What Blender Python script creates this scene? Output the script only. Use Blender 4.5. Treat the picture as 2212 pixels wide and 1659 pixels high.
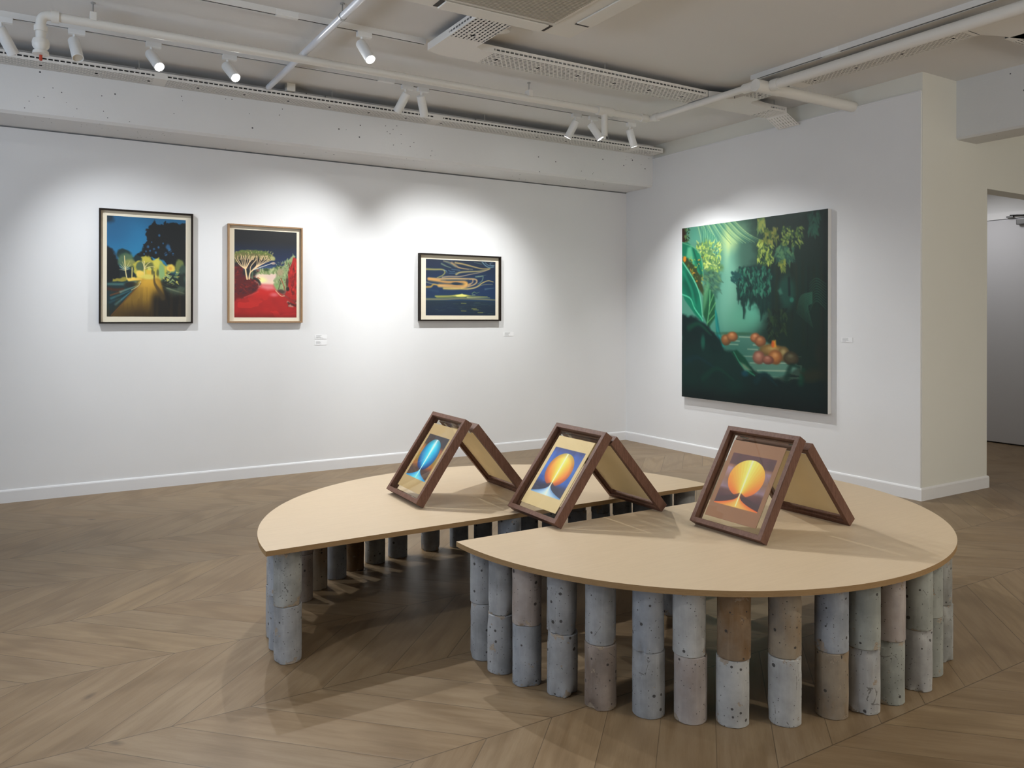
import bpy, bmesh, math, random
import numpy as np
from mathutils import Vector, Matrix

PI = math.pi
R = math.radians
for o in list(bpy.data.objects): bpy.data.objects.remove(o)
SC = bpy.context.scene
COL = SC.collection

# ---------------------------------------------------------------- camera
cam_d = bpy.data.cameras.new('camera'); cam = bpy.data.objects.new('camera', cam_d); COL.objects.link(cam)
cam_d.sensor_width = 36.0; cam_d.lens = 1691.96 / 2212 * 36
cam_d.shift_y = -143.4 / 2212; cam_d.clip_start = .05
cam.matrix_world = Matrix.Translation((-5.0552, -6.1116, 1.22)) @ Matrix.Rotation(R(-31.3043), 4, 'Z') @ Matrix.Rotation(R(90), 4, 'X') @ Matrix.Rotation(R(0.099), 4, 'Z')
SC.camera = cam

# ---------------------------------------------------------------- world, exposure
w = bpy.data.worlds.new('world'); SC.world = w; w.use_nodes = True
w.node_tree.nodes['Background'].inputs[0].default_value = (.75, .85, 1, 1)
w.node_tree.nodes['Background'].inputs[1].default_value = .15
vs = SC.view_settings; vs.view_transform = 'Standard'; vs.look = 'None'; vs.gamma = 1; vs.use_curve_mapping = False
vs.exposure = 0.0

def area(name, loc, target, sx, sy, watts, col):
    d = bpy.data.lights.new(name, 'AREA'); d.shape = 'RECTANGLE'; d.size = sx; d.size_y = sy; d.energy = watts; d.color = col
    o = bpy.data.objects.new(name, d); COL.objects.link(o); o.location = loc
    o.rotation_euler = (Vector(target) - Vector(loc)).to_track_quat('-Z', 'Y').to_euler()
    return o
# daylight from windows at the unseen left end; rear and corridor fill lights are added
area('window_daylight', (-8.7, -4.2, 1.3), (-7.7, -4.05, 3.0), 3.0, 1.5, 170, (.66, .80, 1.0))
area('rear_fill', (-1.5, -9.2, 1.3), (-1.45, -8.2, 3.0), 4.0, 1.2, 130, (1.0, .94, .84))  # added unseen fill behind the camera, tilted up to brighten the ceiling
area('corridor_fill', (2.2, -2.0, 2.45), (2.3, -1.9, 0), .5, .5, 9, (1.0, .99, 1.0))  # unseen light added to brighten the corridor
def beam(name, loc, target, watts, size, blend, col):
    l = bpy.data.lights.new(name, 'SPOT'); l.energy = watts; l.spot_size = R(size); l.spot_blend = blend; l.shadow_soft_size = .018; l.color = col
    o = bpy.data.objects.new(name, l); COL.objects.link(o); o.location = loc
    o.rotation_euler = (Vector(target) - Vector(loc)).to_track_quat('-Z', 'Y').to_euler(); return o
# unseen spots: first read off table shadows, others added to lighten tabletop, floor, ceiling
beam('unseen_spot', (-5.15, -1.95, 2.70), (-3.6, -3.3, .4), 48, 100, 1, (.98, .99, 1))
beam('unseen_spot', (-2.1, -6.4, 2.70), (-2.2, -4.2, .4), 74, 100, 1, (1, .96, .87))
area('side_fill', (1.3, -8.2, 1.9), (.6, -3.0, 1.5), 1.6, 1.0, 15, (1, .96, .88))  # added unseen soft fill that brightens the pier
beam('unseen_spot', (-6.4, -4.5, 2.70), (-5.6, -4.0, .0), 70, 130, 1, (1, .99, .96))
beam('unseen_spot', (-.6, -6.8, 2.70), (-.9, -5.6, .0), 40, 130, 1, (1, .97, .90))

# ---------------------------------------------------------------- object helpers
def tag(o, label=None, cat=None, group=None, kind=None):
    if label: o['label'] = label
    if cat: o['category'] = cat
    if group: o['group'] = group
    if kind: o['kind'] = kind
    return o
def empty(name, loc, label, cat, group=None, rz=0):
    o = bpy.data.objects.new(name, None); COL.objects.link(o); o.location = loc; o.rotation_euler = (0, 0, rz)
    o.empty_display_size = .05
    return tag(o, label, cat, group)
def obj(name, bm, mats, parent=None, smooth=False, loc=None):
    me = bpy.data.meshes.new(name)
    bmesh.ops.recalc_face_normals(bm, faces=bm.faces[:])
    bm.to_mesh(me); bm.free()
    for m in (mats if isinstance(mats, (list, tuple)) else [mats]): me.materials.append(m)
    if smooth:
        for p in me.polygons: p.use_smooth = True
        try: me.set_sharp_from_angle(angle=R(38))
        except Exception: pass
    o = bpy.data.objects.new(name, me); COL.objects.link(o)
    if parent is not None: o.parent = parent
    if loc is not None: o.location = loc
    return o
def structure(name, bm, mats, parent=None, smooth=False):
    o = obj(name, bm, mats, parent, smooth)
    if parent is None: o['kind'] = 'structure'
    return o
def box(bm, x0, x1, y0, y1, z0, z1, mi=0, bev=0, mat=None):
    vs_ = [bm.verts.new((x, y, z)) for x in (x0, x1) for y in (y0, y1) for z in (z0, z1)]
    fs = [bm.faces.new([vs_[i] for i in q]) for q in ((0, 1, 3, 2), (4, 6, 7, 5), (0, 4, 5, 1), (2, 3, 7, 6), (0, 2, 6, 4), (1, 5, 7, 3))]
    for f in fs: f.material_index = mi
    if mat is not None: bmesh.ops.transform(bm, matrix=mat, verts=vs_)
    if bev:
        es = list({e for f in fs for e in f.edges})
        bmesh.ops.bevel(bm, geom=es, offset=bev, segments=2, profile=.6, affect='EDGES')
    return bm
def B(*a, **k): return box(bmesh.new(), *a, **k)
def lathe(bm, prof, seg=24, mat=None, cap=True, mi=0):
    rings = []
    for r, z in prof: rings.append([bm.verts.new((r * math.cos(2 * PI * k / seg), r * math.sin(2 * PI * k / seg), z)) for k in range(seg)])
    fs = []
    for a, b in zip(rings, rings[1:]):
        for k in range(seg): fs.append(bm.faces.new((a[k], a[(k + 1) % seg], b[(k + 1) % seg], b[k])))
    if cap: fs += [bm.faces.new(rings[0][::-1]), bm.faces.new(rings[-1])]
    for f in fs: f.material_index = mi
    if mat is not None: bmesh.ops.transform(bm, matrix=mat, verts=[v for g in rings for v in g])
    return bm
def axis(p, q):
    """matrix putting local +Z along p->q with the origin in p"""
    d = Vector(q) - Vector(p)
    return Matrix.Translation(p) @ d.to_track_quat('Z', 'Y').to_matrix().to_4x4()
def rod(bm, p, q, r, seg=16, mi=0):
    L = (Vector(q) - Vector(p)).length
    return lathe(bm, [(r, 0), (r, L)], seg, axis(p, q), True, mi)
def bend(pts, rad, n=8):
    """polyline with its inner corners rounded"""
    P = [Vector(p) for p in pts]; out = [P[0]]
    for a, b, c in zip(P, P[1:], P[2:]):
        u = (a - b).normalized(); v = (c - b).normalized(); h = u.angle(v) / 2; t = rad / math.tan(h)
        s0, s1 = b + u * t, b + v * t
        for k in range(n + 1):
            q = k / n; out.append((s0 * (1 - q) + b * q) * (1 - q) + (b * (1 - q) + s1 * q) * q)
    return out + [P[-1]]
def sweep(bm, pts, r, seg=18, mi=0):
    P = [Vector(p) for p in pts]; t0 = (P[1] - P[0]).normalized()
    up = Vector((0, 0, 1)) if abs(t0.z) < .9 else Vector((1, 0, 0))
    n = t0.cross(up).normalized(); rings = []
    for i, p in enumerate(P):
        t = ((P[min(i + 1, len(P) - 1)] - P[max(i - 1, 0)])).normalized()
        n = (n - t * n.dot(t)).normalized(); b = t.cross(n)
        rings.append([bm.verts.new(p + (n * math.cos(2 * PI * k / seg) + b * math.sin(2 * PI * k / seg)) * r) for k in range(seg)])
    for a, b in zip(rings, rings[1:]):
        for k in range(seg): bm.faces.new((a[k], a[(k + 1) % seg], b[(k + 1) % seg], b[k])).material_index = mi
    bm.faces.new(rings[0][::-1]); bm.faces.new(rings[-1])
    return bm
ORD = 'first second third fourth fifth sixth seventh eighth ninth tenth eleventh twelfth thirteenth fourteenth fifteenth sixteenth seventeenth eighteenth nineteenth twentieth twenty-first twenty-second twenty-third twenty-fourth'.split()

# ---------------------------------------------------------------- material helpers
class NT:
    def __init__(s, name):
        s.m = bpy.data.materials.new(name); s.m.use_nodes = True; s.t = s.m.node_tree
        s.b = s.t.nodes['Principled BSDF']; s.out = s.t.nodes['Material Output']
    def n(s, typ, **k):
        x = s.t.nodes.new(typ)
        for a, v in k.items(): setattr(x, a, v)
        return x
    def l(s, a, b): s.t.links.new(a, b)
    def put(s, sock, v):
        if hasattr(v, 'links') or isinstance(v, bpy.types.NodeSocket): s.l(v, sock)
        else: sock.default_value = v
    def math(s, op, a, b=0.0, c=None):
        x = s.n('ShaderNodeMath', operation=op); s.put(x.inputs[0], a); s.put(x.inputs[1], b)
        if c is not None: s.put(x.inputs[2], c)
        return x.outputs[0]
    def mixc(s, f, a, b, mode='MIX'):
        x = s.n('ShaderNodeMix', data_type='RGBA', blend_type=mode); s.put(x.inputs[0], f)
        for k, v in ((6, a), (7, b)):
            if isinstance(v, (tuple, list)): v = tuple(v) + (1,) if len(v) == 3 else v
            s.put(x.inputs[k], v)
        return x.outputs[2]
    def ramp(s, f, stops, interp='LINEAR'):
        x = s.n('ShaderNodeValToRGB'); cr = x.color_ramp; cr.interpolation = interp
        while len(cr.elements) < len(stops): cr.elements.new(.5)
        for e, (p, c) in zip(cr.elements, stops):
            e.position = p; e.color = tuple(c) + (1,) if not isinstance(c, (int, float)) else (c, c, c, 1)
        s.l(f, x.inputs[0]); return x.outputs[0]
    def noise(s, vec, scale, detail=3, rough=.55):
        x = s.n('ShaderNodeTexNoise'); x.inputs['Scale'].default_value = scale; x.inputs['Detail'].default_value = detail; x.inputs['Roughness'].default_value = rough
        s.l(vec, x.inputs['Vector']); return x.outputs[0]
    def vor(s, vec, scale):
        x = s.n('ShaderNodeTexVoronoi'); x.inputs['Scale'].default_value = scale; s.l(vec, x.inputs['Vector']); return x
    def obj(s): return s.n('ShaderNodeTexCoord').outputs['Object']
    def scale(s, vec, sc):
        x = s.n('ShaderNodeVectorMath', operation='MULTIPLY'); s.l(vec, x.inputs[0]); x.inputs[1].default_value = sc; return x.outputs[0]
    def bump(s, h, strength, dist=.01):
        x = s.n('ShaderNodeBump'); x.inputs['Strength'].default_value = strength; x.inputs['Distance'].default_value = dist
        s.l(h, x.inputs['Height']); s.l(x.outputs[0], s.b.inputs['Normal'])
    def base(s, col, rough=.6, spec=.5, metal=0):
        s.put(s.b.inputs['Base Color'], tuple(col) + (1,) if isinstance(col, (tuple, list)) else col)
        s.b.inputs['Roughness'].default_value = rough; s.b.inputs['Specular IOR Level'].default_value = spec; s.b.inputs['Metallic'].default_value = metal
        return s.m
def flat(name, col, rough=.6, spec=.5, metal=0): return NT(name).base(col, rough, spec, metal)

def mat_paint(name, col, bump=.04, pits=False, var=.03):
    t = NT(name); c = t.obj(); n = t.noise(c, 1.3, 4); n2 = t.noise(c, 60, 3)
    k = t.mixc(t.ramp(n, [(.3, 0.0), (.7, 1.0)]), tuple(x * (1 - var) for x in col), col)
    if pits:
        v = t.vor(t.scale(c, (1, 1, 1)), 11.0); pit = t.math('MULTIPLY', t.math('LESS_THAN', v.outputs['Distance'], .07), t.math('GREATER_THAN', t.noise(c, 1.4, 2), .5))
        v2 = t.vor(c, 24.0); pit2 = t.math('MULTIPLY', t.math('LESS_THAN', v2.outputs['Distance'], .085), t.math('GREATER_THAN', t.noise(c, 1.7, 1), .56))
        pit = t.math('MAXIMUM', pit, pit2); k = t.mixc(pit, k, (.12, .12, .13))
        big = t.noise(c, 9, 5, .6); t.bump(t.math('ADD', t.math('MULTIPLY', big, 1.0), t.math('MULTIPLY', n2, .3)), .35, .006)
    elif bump: t.bump(n2, bump, .004)
    return t.base(k, .72, .3)

def mat_floor():
    """oak chevron parquet: strips .5425 m wide running along x, boards at 45 degrees"""
    t = NT('oak_chevron'); g = t.n('ShaderNodeNewGeometry').outputs['Position']
    s = t.n('ShaderNodeSeparateXYZ'); t.l(g, s.inputs[0]); x, y = s.outputs[0], s.outputs[1]
    Wd = .5425; yy = t.math('ADD', y, 4.134 + Wd * 20)
    q = t.math('DIVIDE', yy, Wd); strip = t.math('FLOOR', q)
    tri = t.math('PINGPONG', yy, Wd)                       # distance to the nearest even seam
    sh = t.math('ADD', t.math('ADD', x, 4.098 + 30), tri)   # shear: boards meet in a point at every seam
    b = t.math('DIVIDE', sh, .2285); bi = t.math('FLOOR', b); bf = t.math('FRACT', b)
    rnd = t.n('ShaderNodeTexWhiteNoise', noise_dimensions='2D'); cv = t.n('ShaderNodeCombineXYZ'); t.l(bi, cv.inputs[0]); t.l(strip, cv.inputs[1]); t.l(cv.outputs[0], rnd.inputs['Vector'])
    r1 = rnd.outputs['Value']; rs = t.n('ShaderNodeSeparateColor'); t.l(rnd.outputs['Color'], rs.inputs[0])
    # coordinates along / across the board
    odd = t.math('MODULO', strip, 2.0); sg = t.math('SUBTRACT', 1.0, t.math('MULTIPLY', odd, 2.0))
    al = t.math('MULTIPLY', t.math('SUBTRACT', t.math('MULTIPLY', sg, y), x), .7071)
    ac = t.math('MULTIPLY', t.math('ADD', x, t.math('MULTIPLY', sg, y)), .7071)
    cg = t.n('ShaderNodeCombineXYZ'); t.l(t.math('ADD', t.math('MULTIPLY', al, 1.0), t.math('MULTIPLY', r1, 37.0)), cg.inputs[0]); t.l(t.math('MULTIPLY', ac, 9.0), cg.inputs[1]); t.l(t.math('MULTIPLY', r1, 11.0), cg.inputs[2])
    grain = t.noise(cg.outputs[0], 3.2, 6, .65)
    wv = t.n('ShaderNodeTexWave', wave_type='RINGS', rings_direction='Y'); wv.inputs['Scale'].default_value = .55; wv.inputs['Distortion'].default_value = 7; wv.inputs['Detail'].default_value = 3; wv.inputs['Detail Scale'].default_value = .8
    t.l(cg.outputs[0], wv.inputs['Vector'])
    fine = t.noise(t.scale(cg.outputs[0], (3, 14, 1)), 4, 3)
    col = t.ramp(r1, [(0, (0.239, 0.163, 0.090)), (.4, (0.274, 0.190, 0.108)), (.7, (0.258, 0.183, 0.108)), (1, (0.293, 0.202, 0.110))])
    col = t.mixc(t.math('MULTIPLY', rs.outputs[1], .35), col, (0.258, 0.199, 0.128))
    col = t.mixc(t.math('MULTIPLY', t.ramp(grain, [(.33, 1.0), (.60, 0.0)]), .55), col, (0.152, 0.091, 0.042))
    col = t.mixc(t.math('MULTIPLY', t.ramp(wv.outputs[0], [(.0, 1.0), (.25, 0.0)]), .36), col, (0.144, 0.091, 0.045))
    col = t.mixc(t.math('MULTIPLY', t.ramp(fine, [(.55, 0.0), (.8, 1.0)]), .25), col, (0.350, 0.246, 0.134))
    kn = t.vor(t.scale(cg.outputs[0], (1, .22, 1)), 1.7)
    col = t.mixc(t.math('MULTIPLY', t.ramp(kn.outputs['Distance'], [(.01, 1.0), (.06, 0.0)]), .75), col, (0.084, 0.054, 0.032))
    e1 = t.math('MINIMUM', bf, t.math('SUBTRACT', 1.0, bf)); gapb = t.math('LESS_THAN', t.math('MULTIPLY', e1, .2285 * .7071), t.math('ADD', .0006, t.math('MULTIPLY', rs.outputs[0], .0011)))
    tr2 = t.math('FRACT', q); e2 = t.math('MULTIPLY', t.math('MINIMUM', tr2, t.math('SUBTRACT', 1.0, tr2)), Wd)
    gaps = t.math('LESS_THAN', e2, .0016)
    gap = t.math('MAXIMUM', gapb, gaps)
    col = t.mixc(t.math('MULTIPLY', gap, .7), col, (0.053, 0.036, 0.022))
    soft = t.ramp(t.math('MINIMUM', t.math('MULTIPLY', e1, .16), e2), [(0, 1.0), (.006, 0.0)])
    h = t.math('SUBTRACT', t.math('MULTIPLY', grain, .25), soft)
    t.bump(h, .12, .002)
    t.b.inputs['Roughness'].default_value = .4
    t.base(col, .4, .27); t.l(t.math('ADD', .32, t.math('MULTIPLY', grain, .16)), t.b.inputs['Roughness'])
    return t.m

def mat_wood(name, a, b, sc=(6, 60, 60), rough=.5, spec=.4, dk=.35):
    t = NT(name); c = t.scale(t.obj(), sc); n = t.noise(c, 2.2, 6, .68); n2 = t.noise(t.scale(c, (1.5, 5, 5)), 3, 3)
    k = t.mixc(t.ramp(n, [(.32, 0.0), (.68, 1.0)]), a, b); k = t.mixc(t.math('MULTIPLY', t.ramp(n2, [(.45, 0.0), (.75, 1.0)]), dk), k, tuple(x * .55 for x in a))
    t.bump(n2, .08, .001); return t.base(k, rough, spec)

def mat_concrete(name, base, dark, stain, amt, pit=1.0, base_chip=.85):
    t = NT(name); info = t.n('ShaderNodeObjectInfo'); c0 = t.obj()
    off = t.n('ShaderNodeCombineXYZ'); rr = info.outputs['Random']; t.l(t.math('MULTIPLY', rr, 57.0), off.inputs[0]); t.l(t.math('MULTIPLY', rr, 131.0), off.inputs[1]); t.l(t.math('MULTIPLY', rr, 23.0), off.inputs[2])
    va = t.n('ShaderNodeVectorMath', operation='ADD'); t.l(c0, va.inputs[0]); t.l(off.outputs[0], va.inputs[1]); c = va.outputs[0]
    n = t.noise(c, 9, 5, .6); nf = t.noise(c, 130, 2)
    k = t.mixc(t.ramp(n, [(.36, 0.0), (.62, 1.0)]), tuple(x * .86 for x in dark), base)
    streak = t.noise(t.scale(c, (30, 30, 3)), 1.2, 4, .6)
    ns = t.noise(t.scale(c, (9, 9, 4.5)), 1.0, 4, .6)
    k = t.mixc(t.math('MULTIPLY', t.ramp(ns, [(.62 - .3 * amt, 0.0), (.78 - .3 * amt, 1.0)]), min(1, .25 + amt * .7)), k, stain)
    k = t.mixc(t.math('MULTIPLY', t.ramp(streak, [(.5, 0.0), (.72, 1.0)]), .3), k, tuple(min(1, x * 1.35) for x in base))
    # broken patches that show the aggregate
    np_ = t.noise(c, 15, 5, .65); agg = t.vor(c, 150.0)
    sz = t.n('ShaderNodeSeparateXYZ'); t.l(c0, sz.inputs[0])
    rim = t.math('MAXIMUM', t.math('SUBTRACT', t.math('ABSOLUTE', t.math('SUBTRACT', sz.outputs[2], .1)), .062), 0.0)
    patch = t.math('MULTIPLY', t.ramp(t.math('ADD', np_, t.math('MULTIPLY', rim, 2.6)), [(.645, 0.0), (.665, 1.0)]), base_chip)
    ac = t.n('ShaderNodeMix', data_type='RGBA'); t.l(t.math('FRACT', t.math('MULTIPLY', agg.outputs['Distance'], 3.7)), ac.inputs[0]); ac.inputs[6].default_value = (.24, .17, .1, 1); ac.inputs[7].default_value = (.42, .36, .29, 1)
    k = t.mixc(patch, k, ac.outputs[2])
    v1 = t.vor(c, 42.0); v2 = t.vor(c, 110.0)
    sel = t.n('ShaderNodeSeparateColor'); t.l(v1.outputs['Color'], sel.inputs[0]); sel2 = t.n('ShaderNodeSeparateColor'); t.l(v2.outputs['Color'], sel2.inputs[0])
    p1 = t.math('MULTIPLY', t.math('LESS_THAN', t.math('ADD', v1.outputs['Distance'], t.math('MULTIPLY', t.noise(c, 60, 3), .22)), t.math('ADD', .17, t.math('MULTIPLY', sel.outputs[1], .20))), t.math('GREATER_THAN', sel.outputs[0], .80 - .12 * pit))
    p2 = t.math('MULTIPLY', t.math('LESS_THAN', v2.outputs['Distance'], .17), t.math('GREATER_THAN', sel2.outputs[0], .8 - .1 * pit))
    p = t.math('MAXIMUM', p1, p2)
    k = t.mixc(t.math('MULTIPLY', p, .88), k, (.045, .04, .037))
    crack = t.vor(t.scale(c, (1, 1, .6)), 13.0); crack.feature = 'DISTANCE_TO_EDGE'
    ck = t.math('MULTIPLY', t.math('LESS_THAN', t.math('ADD', crack.outputs['Distance'], t.math('MULTIPLY', nf, .03)), .022), t.math('GREATER_THAN', t.noise(c, 16, 3), .62))
    k = t.mixc(t.math('MULTIPLY', ck, .7), k, (.09, .08, .07))
    h = t.math('SUBTRACT', t.math('MULTIPLY', nf, .15), t.math('ADD', p, t.math('MULTIPLY', patch, .6))); t.bump(h, .55, .003)
    return t.base(k, .85, .25)

def mat_glass(name='clear_glass', tint=(.985, .98, .955)):
    t = NT(name); tr = t.n('ShaderNodeBsdfTransparent'); tr.inputs[0].default_value = tuple(tint) + (1,)
    gl = t.n('ShaderNodeBsdfGlossy'); gl.inputs['Roughness'].default_value = .015
    g = t.n('ShaderNodeNewGeometry'); dt = t.n('ShaderNodeVectorMath', operation='DOT_PRODUCT'); t.l(g.outputs['Incoming'], dt.inputs[0]); t.l(g.outputs['Normal'], dt.inputs[1])
    c = t.math('SUBTRACT', 1.0, t.math('ABSOLUTE', dt.outputs['Value'])); f = t.math('ADD', .022, t.math('MULTIPLY', .6, t.math('POWER', c, 5.0)))
    mx = t.n('ShaderNodeMixShader'); t.l(f, mx.inputs[0]); t.l(tr.outputs[0], mx.inputs[1]); t.l(gl.outputs[0], mx.inputs[2]); t.l(mx.outputs[0], t.out.inputs[0])
    return t.m
def mat_translucent(name, col):
    t = NT(name); d = t.n('ShaderNodeBsdfDiffuse'); tr = t.n('ShaderNodeBsdfTranslucent'); n = t.noise(t.obj(), 14, 4); c = t.mixc(n, tuple(x * .92 for x in col), col)
    t.l(c, d.inputs[0]); t.l(c, tr.inputs[0]); mx = t.n('ShaderNodeMixShader'); mx.inputs[0].default_value = .5
    t.l(d.outputs[0], mx.inputs[1]); t.l(tr.outputs[0], mx.inputs[2]); t.l(mx.outputs[0], t.out.inputs[0]); return t.m
def mat_pigment(name, rough=.5, spec=.3):
    t = NT(name); a = t.n('ShaderNodeVertexColor', layer_name='pigment'); n = t.noise(t.obj(), 260, 3); t.bump(n, .05, .0008)
    return t.base(a.outputs['Color'], rough, spec)
def mat_emit(name, col, st):
    t = NT(name); e = t.n('ShaderNodeEmission'); e.inputs[0].default_value = tuple(col) + (1,); e.inputs[1].default_value = st; t.l(e.outputs[0], t.out.inputs[0]); return t.m

M = dict(
    wall=mat_paint('white_wall_paint', (.80, .80, .80)), raw=mat_paint('painted_concrete', (.79, .79, .785), pits=True),
    ceil=mat_paint('ceiling_paint', (.75, .74, .72), .05), pier=mat_paint('warm_white_paint', (.76, .755, .69)),
    trim=flat('gloss_white_trim', (.8, .8, .805), .35, .5), floor=mat_floor(),
    birch=mat_wood('board_face', (.585, .455, .305), (.62, .485, .33), (3, 40, 40), .5, .35, .10), board_edge=mat_wood('board_edge', (.27, .165, .075), (.33, .21, .10), (8, 8, 120), .7, .2),
    walnut=mat_wood('walnut', (.11, .05, .032), (.19, .098, .066), (60, 60, 7), .55, .25), black_wood=mat_wood('black_stained_wood', (.010, .007, .005), (.022, .015, .011), (50, 50, 8), .6, .15),
    oak=mat_wood('oak_frame', (.27, .15, .07), (.38, .23, .115), (50, 50, 8), .5, .4),
    mat_board=flat('cream_mat_board', (.80, .73, .58), .9, .1), paper=mat_wood('tan_paper', (.56, .43, .26), (.62, .49, .31), (12, 12, 12), .85, .1),
    thin_paper=mat_translucent('thin_tan_paper', (.88, .77, .56)), cable=flat('slot_shade_black', (.03, .03, .032), .6, .3), canvas=flat('white_canvas', (.8, .79, .77), .9, .1), glass=mat_glass(), pig=mat_pigment('oil_pigment'), pig2=mat_pigment('print_pigment', .6, .5),
    spot=flat('white_enamel', (.82, .82, .80), .32, .5), lens=mat_emit('lit_lens', (1, .99, .96), 60), dull=flat('unlit_lens', (.62, .58, .5), .25, .6), dark=flat('plain_black', (.012, .012, .012), .6, .3),
    track=flat('white_track', (.76, .75, .72), .4, .5), slot=flat('dark_track_slot', (.06, .055, .05), .7, .2), pvc=flat('white_pvc', (.77, .75, .70), .36, .5), pvc2=flat('blueish_white_pipe', (.74, .76, .8), .3, .5),
    tray=flat('white_powder_coated_steel', (.79, .77, .73), .5, .4), steel=flat('zinc_steel', (.42, .42, .41), .4, .5, .8), red=flat('red_valve', (.5, .06, .03), .5, .4),
    ac=flat('off_white_plastic', (.74, .72, .66), .5, .4), grille=flat('beige_grille', (.52, .48, .40), .6, .3), card=flat('white_card', (.86, .86, .86), .8, .1), ink=flat('grey_print', (.42, .42, .42), .8, .1), door=flat('pale_grey_door', (.62, .62, .64), .5, .4), grey=flat('dark_grey_metal', (.16, .16, .16), .4, .5, .4))
TONE = dict(
    grey=mat_concrete('grey_concrete', (0.348, 0.351, 0.355), (0.266, 0.270, 0.274), (0.296, 0.266, 0.222), .1), blue=mat_concrete('bluish_concrete', (0.333, 0.348, 0.370), (0.259, 0.274, 0.296), (0.370, 0.370, 0.355), .15),
    pale=mat_concrete('pale_concrete', (0.444, 0.440, 0.422), (0.370, 0.363, 0.348), (0.311, 0.244, 0.178), .1), pink=mat_concrete('pinkish_concrete', (0.385, 0.340, 0.311), (0.326, 0.281, 0.259), (0.266, 0.192, 0.148), .25),
    brown=mat_concrete('brown_concrete', (0.296, 0.244, 0.207), (0.222, 0.181, 0.152), (0.148, 0.096, 0.063), .35), rust=mat_concrete('rust_concrete', (0.244, 0.174, 0.111), (0.185, 0.122, 0.074), (0.163, 0.085, 0.030), .7, .6, .5),
    tan=mat_concrete('tan_concrete', (0.311, 0.252, 0.181), (0.244, 0.200, 0.152), (0.222, 0.141, 0.070), .55, .5, .6), green=mat_concrete('greenish_concrete', (0.340, 0.348, 0.311), (0.274, 0.281, 0.252), (0.222, 0.222, 0.178), .15),
    pit=mat_concrete('pitted_concrete', (0.340, 0.340, 0.318), (0.244, 0.244, 0.229), (0.185, 0.163, 0.126), .3, 3.0, .9))
# ---------------------------------------------------------------- pigment for the artworks
def vnoise(X, Y, fx, fy, seed):
    rs = np.random.RandomState(seed)
    G = rs.rand(int(fy) + 3, int(fx) + 3)
    x = X * fx; y = Y * fy
    i = np.clip(np.floor(x).astype(int), 0, int(fx) + 1); j = np.clip(np.floor(y).astype(int), 0, int(fy) + 1)
    u = x - i; v = y - j; u = u * u * (3 - 2 * u); v = v * v * (3 - 2 * v)
    return (G[j, i] * (1 - u) + G[j, i + 1] * u) * (1 - v) + (G[j + 1, i] * (1 - u) + G[j + 1, i + 1] * u) * v

def sstep(a, b, x):
    t = np.clip((x - a) / (b - a), 0, 1)
    return t * t * (3 - 2 * t)

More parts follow.
